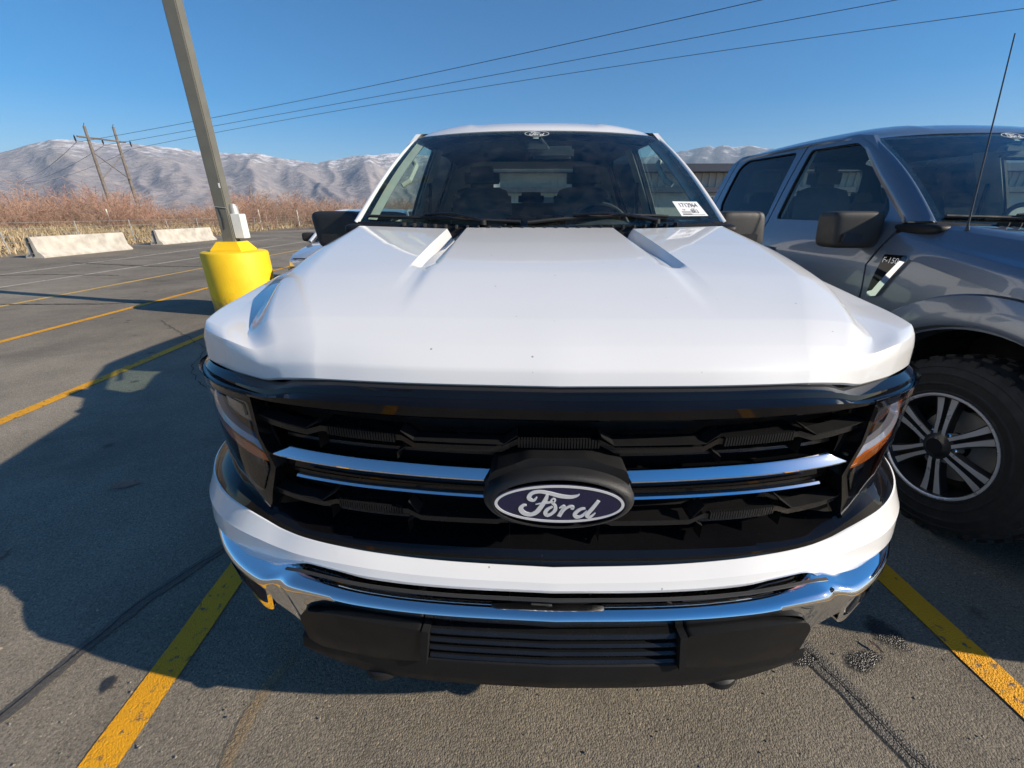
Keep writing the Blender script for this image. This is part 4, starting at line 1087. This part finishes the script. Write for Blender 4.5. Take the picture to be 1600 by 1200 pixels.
        V, F = sellip((.055, .13, .028), .6); mk('pillar_base', ([(x + sg * .885, y + 2.19, z + 1.338) for x, y, z in V], F), 'black_plastic', ang=60)
        # bed
        bd_ = [(2.83, .55), (2.83, 1.36), (4.68, 1.37), (4.72, .75), (4.60, .60)] + arc((3.68, .40), .54, 20, 160, 20) + [(3.10, .52)]
        mk('bed_side', panel(bd_, [], fn, .09, .03), P, ang=25)
        mk('bed_rail', box((sg * .90, 3.755 + AX, 1.365), (.10, 1.84, .03), .01), 'black_plastic')
        mk('bed_wall', box((sg * .80, 3.755 + AX, 1.08), (.03, 1.84, .52)), P, smooth=False)
        mk('tail_light', box((sg * .92, 4.70 + AX, 1.12), (.14, .06, .42), .02), 'brake_red')
        # mirror
        V, F = sellip((.13, .07, .095), .32)
        mo = mk('door_mirror', ([(sg * 1.085 + x * (1 - .10 * z / .1 * sg * (1 if x * sg > 0 else 0)), 2.40 + y + sg * x * .14, 1.328 + z) for x, y, z in V], F), 'mirror_plastic', ang=60)
        mk('mirror_arm', tube([(sg * .90, 2.46, 1.27), (sg * .97, 2.45, 1.285), (sg * 1.06, 2.43, 1.30)], [.035, .032, .03], 10), 'mirror_plastic', mo)
        mk('mirror_glass', box((sg * 1.09, 2.485, 1.335), (.18, .006, .12)), 'chrome', mo, smooth=False)
        mk('mirror_signal', box((sg * 1.11, 2.330, 1.285), (.11, .012, .05), .005), 'lamp_black', mo)
        # fender vent badge
        q = [(.60, 1.212), (.475, 1.216), (.465, 1.20), (.545, 1.02), (.60, 1.005), (.615, 1.02)]
        vb = mk('fender_vent', panel(rounded(q, .008, 3), [], side_fn(sg, .008), .05, .012), 'gloss_black', ang=30)
        q2 = [(.47, 1.216), (.458, 1.20), (.545, 1.006), (.60, .99), (.60, 1.02), (.575, 1.03), (.49, 1.195), (.487, 1.214)]
        mk('vent_chrome', panel(q2, [], lambda s, z, d: (sg * (sidew(s, z) + .016 + .03 * (s - .47) - d), s + AX, z), .04, .014), 'chrome', vb, ang=30)
        TV, TF = text2d('F-150', .040)
        mk('lettering', ([(sg * (sidew(.55, 1.185 + y) + .0105), AX + .548 + sg * x * 1.0, 1.185 + y) for x, y in TV], TF), 'badge_silver', vb, smooth=False)
        for yy_ in (AX, AX + 3.68): wheel(root, sg * .985, yy_, .41, sg)
    # ---- roof, rear wall, bed floor
    zc = pch([2.735, 2.78, 2.85, 2.95, 3.2, 3.7, 4.15, 4.36, 4.42], [1.850, 1.876, 1.900, 1.926, 1.952, 1.962, 1.948, 1.915, 1.87])
    ze = pch([2.735, 2.85, 3.0, 3.7, 4.2, 4.42], [1.832, 1.850, 1.868, 1.885, 1.882, 1.83]); xe = pch([2.735, 2.85, 3.1, 4.42], [.700, .715, .725, .72])
    rows = []
    for y in [2.735, 2.745, 2.76, 2.78, 2.81, 2.85, 2.9, 2.97, 3.05] + frange(3.15, 4.15, 11) + [4.25, 4.32, 4.38, 4.42]:
        row = []
        for a in frange(-1, 1, 41):
            x = xe(y) * a; bow = .10 * a * a * (1 - sm(2.75, 3.4, y))
            z = ze(y) + (zc(y) - ze(y)) * (1 - abs(a) ** 3.2)
            z += .008 * (sm(.50, .56, abs(a)) - sm(.9, 1, abs(a))) * sm(2.76, 2.84, y)
            row.append((x, y + bow, z))
        rows.append(row)
    front = [(x, y + .01, z - .012) for x, y, z in rows[0]]
    side_l = None
    mk('roof', grid([front] + rows), P, ang=40)
    for sg in (-1, 1):
        k = 40 if sg > 0 else 0
        mk('roof_rail', grid([[r_[k], (sg * (abs(r_[k][0]) + .004), r_[k][1], r_[k][2] - .012), (sg * (sidew(2, 1.865) + .004), r_[k][1], min(1.868, r_[k][2] - .02))] for r_ in rows]), P, ang=50)
    mk('headliner', grid([[(x * .97, y + .03, z - .05) for x, y, z in r_] for r_ in rows[1:]]), 'interior_dark')
    rwh = rounded([(-.58, 1.47), (-.55, 1.80), (.55, 1.80), (.58, 1.47)], .05, 4)
    rb = mk('cab_rear_wall', panel([(-.93, .55), (-.93, 1.35), (-.72, 1.86), (.72, 1.86), (.93, 1.35), (.93, .55)], [rwh], lambda a, b, d: (a, 4.42 - .10 * max(0, b - 1.3) + d, b), .1, .03), P)
    mk('rear_window', panel(rwh, [], lambda a, b, d: (a, 4.43 - .10 * max(0, b - 1.3), b), .15), 'side_glass', rb)
    mk('bed_floor', box((0, 3.755 + AX, .82), (1.60, 1.84, .04)), 'black_plastic', smooth=False)
    mk('tailgate', box((0, 4.70 + AX, 1.08), (1.72, .06, .58), .015), P)
    mk('rear_bumper', box((0, 4.80 + AX, .62), (1.85, .18, .20), .03), 'chrome')
    # ---- windshield, cowl, wipers
    ws = mk('windshield', grid([[WS(a, t) for a in frange(-1, 1, 33)] for t in frange(0, 1, 17)]), 'windshield_glass', ang=180)
    fr = []
    for (a0, a1, t0, t1, na, nt) in ((-1, -.955, 0, 1, 2, 17), (.955, 1, 0, 1, 2, 17), (-.955, .955, 0, .045, 41, 2), (-.955, .955, .96, 1, 41, 2)):
        fr.append(grid([[WS(a, t, -.002) for a in frange(a0, a1, na)] for t in frange(t0, t1, nt)]))
    mk('windshield_border', join(*fr), 'black_vane', ws)
    rows = []
    for a in frange(-1, 1, 61):
        w0 = Vector(WS(a, .012, .004)); hx = a * .90; hy = 1.955 + .115 * a * a
        hz = 1.322 + .012 * a * a
        rows.append([tuple(w0), (w0.x * .5 + hx * .5, w0.y * .45 + hy * .55, max(hz, w0.z * .5 + hz * .5 - .004)), (hx, hy, hz), (hx, hy - .03, hz - .04)])
    cw = mk('cowl', grid(rows), 'black_plastic', ang=40)
    parts = []
    for i in range(26):
        a = -.72 + 1.44 * i / 25
        if abs(a) < .02: continue
        w0 = Vector(WS(a, .03, .003)); v, f = box((w0.x, w0.y - .035, w0.z - .006), (.006, .05, .016)); mk('cowl_rib', (v, f), 'mirror_plastic', cw, smooth=False)
    for a0, t0, a1, t1, b0, b1 in ((-.30, .035, -.62, .07, -.95, -.10), (.62, .03, .18, .085, -.06, .70)):
        arm = [WS(a0 + (a1 - a0) * t, t0 + (t1 - t0) * t + .015 * math.sin(t * 3.1), .022 + .012 * math.sin(t * 3.1)) for t in frange(0, 1, 8)]
        wp = mk('wiper', tube(arm, [.010, .009, .008, .007, .007, .006, .006, .006], 8), 'black_vane')
        mk('wiper_blade', tube([WS(b0 + (b1 - b0) * t, (.055 + .012 * math.sin(t * 3.1)) if a0 < 0 else .05 + .045 * math.sin(t * 2.6), .010) for t in frange(0, 1, 14)], .008, 6), 'rubber', wp)
        mk('wiper_pivot', lathe([(0, .0), (.02, 0), (.018, .02), (0, .025)], WS(a0, t0, .005), 14), 'black_plastic', wp)
    # windshield prints
    mk('windshield_emblem', join(panel(el, [rin], lambda a, b, d: WS(a * .096, .957 + b * .105, .003), .08)), 'print_white', ws, smooth=False)
    for vf in script_letters(lambda a, b, l: WS(a * .096, .957 + b * .105, .0032), 0.0): mk('emblem_letter', vf, 'print_white', ws, smooth=False)
    mk('sensor_housing', box(WS(.0, .90, -.05), (.12, .05, .05), .012), 'interior_dark', ws)
    mk('sensor_tab', panel([(-.03, .915), (.012, .925), (.012, .90), (-.03, .905)], [], lambda a, b, d: WS(a, b, -.004), .02), 'print_white', ws, smooth=False)
    if white:
        def lab(u, v, lift=0):      # u 0..1, v 0..1
            return WS(.77 + .015 * (1 - v) + u * (.148 + .006 * (1 - v)), .205 - .012 * u - (1 - v) * .125, .003 + lift)
        st = mk('inventory_label', grid([[lab(u, v) for u in frange(0, 1, 9)] for v in frange(0, 1, 7)]), 'label_white', ws, smooth=False)
        def put(txt, cu, cv, sx, sy):
            TV, TF = text2d(txt, 1.0); mk('label_text', ([lab(cu + x * sx, cv + y * sy, .0008) for x, y in TV], TF), 'label_black', st, smooth=False)
        put('1712964', .52, .72, .21, .42); put('BR3', .62, .30, .17, .36); put('KLN', .24, .42, .06, .16); put('ROW', .62, .48, .05, .11)
        for k in range(3):
            mk('label_rule', grid([[lab(u, v, .0008) for u in frange(.10, .45, 4)] for v in (.30 - k * .08, .27 - k * .08)]), 'label_black', st, smooth=False)
        mk('label_rule', grid([[lab(u, v, .0008) for u in frange(.08, .92, 8)] for v in (.095, .075)]), 'label_black', st, smooth=False)
    # ---- interior
    rows = []
    for a in frange(-1, 1, 41):
        hump = .035 * math.exp(-((a * .85 - .40) / .16) ** 2)
        rows.append([(a * .84, 2.10 + .12 * a * a, 1.33), (a * .84, 2.25 + .08 * a * a, 1.335), (a * .84, 2.42, 1.345 + hump), (a * .84, 2.52, 1.33 + hump), (a * .84, 2.56, 1.25), (a * .84, 2.54, .95)])
    mk('dashboard', grid(rows), 'interior_dark', ang=50)
    mk('centre_screen', box((0, 2.55, 1.30), (.34, .03, .20), .01), 'gloss_black')
    mk('cab_floor', box((0, 3.4, .62), (1.7, 2.0, .06)), 'interior_dark', smooth=False)
    mk('firewall', box((0, 2.04, 1.0), (1.7, .04, .62)), 'dark_void', smooth=False)
    tor = [(.40 + .19 * math.cos(q), 2.74 + .07 * math.sin(q), 1.29 + .175 * math.sin(q)) for q in frange(0, 2 * math.pi, 37)]
    sw = mk('steering_wheel', tube(tor, .015, 8, False), 'interior_dark')
    mk('wheel_hub', box((.40, 2.73, 1.28), (.20, .06, .10), .03), 'interior_dark', sw)
    for sx in (-.40, .40):
        rows = []
        for i, (y, z, w) in enumerate(((2.95, .95, .24), (3.30, .98, .26), (3.42, 1.05, .26), (3.50, 1.30, .25), (3.56, 1.50, .23), (3.57, 1.58, .19), (3.60, 1.60, .12))):
            rows.append([(sx + w * c, y - .05 * (1 - abs(c) ** 2) * (0 if i < 2 else 1) - (.0), z + (.04 * abs(c) ** 3 if i < 2 else 0)) for c in frange(-1, 1, 13)])
        se = mk('seat', grid(rows), 'seat_cloth', ang=60)
        mk('seat_back', box((sx, 3.60, 1.30), (.46, .10, .56), .04), 'seat_cloth', se)
        mk('headrest', box((sx, 3.60, 1.665), (.27, .11, .17), .045), 'seat_cloth', se)
        mk('headrest_post', join(tube([(sx - .05, 3.6, 1.5), (sx - .05, 3.6, 1.66)], .007, 6), tube([(sx + .05, 3.6, 1.5), (sx + .05, 3.6, 1.66)], .007, 6)), 'chrome', se)
    rs = mk('rear_seat', join(box((0, 4.22, 1.20), (1.5, .14, .60), .04), box((0, 3.95, .90), (1.5, .5, .16), .04)), 'seat_cloth')
    for sx in (-.48, 0, .48): mk('headrest', box((sx, 4.24, 1.535), (.24, .08, .12), .03), 'seat_cloth', rs)
    rv = mk('rear_view_mirror', box((.09, 2.70, 1.735), (.25, .035, .065), .015), 'interior_dark'); mk('mirror_stalk', tube([(.02, 2.66, 1.80), (.07, 2.70, 1.75)], .008, 6), 'interior_dark', rv)
    for sg in (-1, 1):
        mk('b_pillar_trim', panel([(1.66, .8), (1.66, 1.37), (1.72, 1.85), (1.90, 1.85), (1.84, 1.37), (1.84, .8)], [], side_fn(sg, -.045), .1), 'trim_light')
        mk('seat_belt', tube([(sg * .77, AX + 1.78, 1.62), (sg * .82, AX + 1.80, 1.2)], .012, 5), 'interior_dark')
        mk('a_pillar_trim', grid([[WS(sg * .985, t, -.02), WS(sg * .93, t, -.035), (sg * (abs(WS(sg * .95, t)[0]) + .01), WS(sg * .95, t)[1] + .10, WS(sg * .95, t)[2] - .03)] for t in frange(0.02, .98, 12)]), 'trim_light')
        hp = [(sg * .775, AX + .98 + .0, 1.56), (sg * .735, AX + 1.0, 1.585), (sg * .715, AX + 1.12, 1.675), (sg * .745, AX + 1.18, 1.70)]
        mk('grab_handle', tube(hp, .014, 8), 'trim_light')
    mk('antenna', tube([(-.86, AX + .36, 1.33), (-.861, AX + .365, 1.36), (-.866, AX + .42, 1.75), (-.87, AX + .47, 2.10)], [.012, .004, .003, .0025], 6), 'wire') if not white else None
    return root

build_truck((0, AX, 0), 0, 'white_paint', 'white pickup truck facing the camera with chrome bumper and blue oval badge', True)
build_truck((2.858, 1.768, 0), LOT, 'grey_paint', 'dark grey pickup truck parked on the right of the white truck', False)
OFF[0] = Vector((0, 0, 0))

# ------------------------------------------------------------------ silver car in the stall on the left
def build_car(loc, rz):
    OFF[0] = Vector((0, 0, 0))
    root = empty('parked_car', loc, rz); tag(root, 'pale silver car mostly hidden behind the left side of the white truck', 'car')
    mk = lambda name, vf, mat, parent=root, **kw: mobj(name, vf[0], vf[1], MAT[mat], parent, **kw)
    # stations: y, half width, bottom z, belt z, crown height above the belt edge
    st = [(.0, .70, .30, .62, .05), (.08, .80, .25, .72, .05), (.25, .86, .22, .80, .06), (.6, .90, .22, .86, .07), (1.1, .91, .22, .93, .07), (1.45, .91, .22, .97, .04), (2.2, .92, .22, .98, .0), (3.2, .92, .22, .99, .0), (4.0, .90, .24, 1.0, .03), (4.35, .86, .28, .98, .03), (4.5, .78, .35, .9, .02)]
    ys = [s[0] for s in st]; f = [pch(ys, [s[i] for s in st]) for i in range(1, 5)]
    rows = []
    for y in frange(0, 4.5, 46):
        w, b, t, c = [q(y) for q in f]; row = []
        for x, z in ((-.86, b), (-.97, b + .12), (-1, b + (t-b)*.45), (-.99, b + (t-b)*.75), (-.965, t - .035), (-.93, t - .008), (-.88, t + .006), (-.6, t + c * .7), (0, t + c), (.6, t + c * .7), (.88, t + .006), (.93, t - .008), (.965, t - .035), (.99, b + (t-b)*.75), (1, b + (t-b)*.45), (.97, b + .12), (.86, b)): row.append((x * w, y + .18 * (abs(x) ** 3) * (1 - sm(0, .8, y)), z))
        rows.append(row)
    V, F = grid(rows); n = len(rows[0]); F.append(tuple(range(n)))
    mk('body', (V, F), 'silver_paint', ang=35)
    mk('hood_gap', tube([(-.74, .30, .790), (-.6, .20, .800), (0, .10, .80), (.6, .20, .80), (.74, .30, .790)], .008, 5), 'dark_void')
    rr = []
    for y, w, z in ((1.30, .84, .985), (1.75, .74, 1.25), (2.05, .64, 1.43), (2.5, .60, 1.48), (3.2, .60, 1.475), (3.7, .64, 1.41), (4.2, .80, 1.03)): rr.append([(-w, y, z - .02), (-w * .75, y - .03, z + .01), (0, y - .06, z + .02), (w * .75, y - .03, z + .01), (w, y, z - .02)])
    mk('windshield', grid(rr[0:3]), 'privacy_glass', ang=60); mk('roof', grid(rr[2:6]), 'silver_paint', ang=60); mk('rear_window', grid(rr[5:]), 'privacy_glass', ang=60)
    for sg in (-1, 1):
        sw_ = [[(sg * .855, y, .975), (sg * w, y2, z)] for y, y2, w, z in ((1.32, 1.34, .845, .98), (1.9, 1.9, .70, 1.30), (2.3, 2.3, .625, 1.44), (3.2, 3.2, .605, 1.455), (3.7, 3.7, .645, 1.39), (4.15, 4.15, .79, 1.02))]
        mk('side_window', grid(sw_), 'privacy_glass')
        mk('a_pillar', tube([(sg * .86, 1.28, .97), (sg * .755, 1.75, 1.24), (sg * .65, 2.08, 1.43), (sg * .61, 2.5, 1.465), (sg * .61, 3.2, 1.462), (sg * .66, 3.75, 1.38)], .028, 8), 'silver_paint')
        V, F = sellip((.11, .06, .075), .5); mi = mk('door_mirror', ([(x + sg * 1.0, y + 1.62, z + 1.03) for x, y, z in V], F), 'mirror_plastic')
        mk('headlight', box((sg * .66, .15, .64), (.26, .10, .11), .03, Matrix.Rotation(sg * .45, 4, 'Z')), 'lamp_reflector')
        for y in (.85, 3.55):
            M = Matrix.Rotation(R(90) * sg, 3, 'Y')
            wh = mk('wheel', lathe([(.20, -.12), (.215, .0), (.205, .01), (.19, -.03), (.05, -.01), (0, .0)], (sg * .90, y, .32), 28, M), 'machined_alloy')
            mk('tyre', lathe([(.21, -.2), (.30, -.21), (.32, -.17), (.32, -.03), (.30, .01), (.23, .015), (.21, 0)], (sg * .90, y, .32), 32, M), 'rubber', wh)
    mk('grille', box((0, .02, .52), (.9, .06, .20), .03), 'black_plastic')
    mk('bumper_intake', box((0, .03, .33), (1.1, .08, .10), .02), 'black_plastic')
    return root
build_car((-2.72, 6.0, 0), LOT)

# ------------------------------------------------------------------ dead leaf on the asphalt
lv = []
rows = [[(1.172 + .008 * a * (1 - abs(b)) - .010 * b + .005 * noise.noise((b * 3, a, 1)), 1.0 + .020 * b, .011 + .005 * a * a + .003 * b) for a in (-1, -.4, 0, .4, 1)] for b in frange(-1, 1, 9)]
V, F = grid(rows)
tag(mobj('dead_leaf', V, F, MAT['leaf_dry']), 'small curled brown leaf lying beside the wet stain', 'leaf')

# ------------------------------------------------------------------ loose grit on the asphalt
gv, gf = [], []
for k in range(1500):
    x, y = random.uniform(-3.2, 3.0), .35 + random.random() ** 1.6 * 4.2
    r = random.uniform(.0015, .0048) * (1 + .6 * (random.random() < .06)); o = len(gv); an = random.uniform(0, 6.28)
    for dx, dy, dz in ((1, 0, 0), (0, 1, 0), (-1, 0, 0), (0, -1, 0), (.2, .1, .8), (0, 0, -.6)):
        j = random.uniform(.7, 1.25); gv.append((x + r * j * (dx * math.cos(an) - dy * math.sin(an)), y + r * j * (dx * math.sin(an) + dy * math.cos(an)), .004 + r * .5 + r * dz * j))
    gf += [(o, o+1, o+4), (o+1, o+2, o+4), (o+2, o+3, o+4), (o+3, o, o+4), (o+1, o, o+5), (o+2, o+1, o+5), (o+3, o+2, o+5), (o, o+3, o+5)]
tag(mobj('loose_grit', gv, gf, simple('grit', (.24, .21, .17), .9, var=.5, vscale=30), smooth=False), 'fine stone grit scattered over the asphalt', 'grit', kind='stuff')

# ------------------------------------------------------------------ haze
hz = mobj('haze', *box((0, 0, 640), (23600, 23600, 1284)), None, smooth=False)
t = NT('haze'); pv = t.node('ShaderNodeVolumePrincipled')
pv.inputs['Color'].default_value = (.60, .79, 1.0, 1); pv.inputs['Density'].default_value = 7.0e-5; pv.inputs['Anisotropy'].default_value = 0
t.link(pv.outputs[0], t.out.inputs['Volume']); hz.data.materials.append(t.m)
tag(hz, 'thin pale blue haze over the far hills', 'haze', kind='stuff')
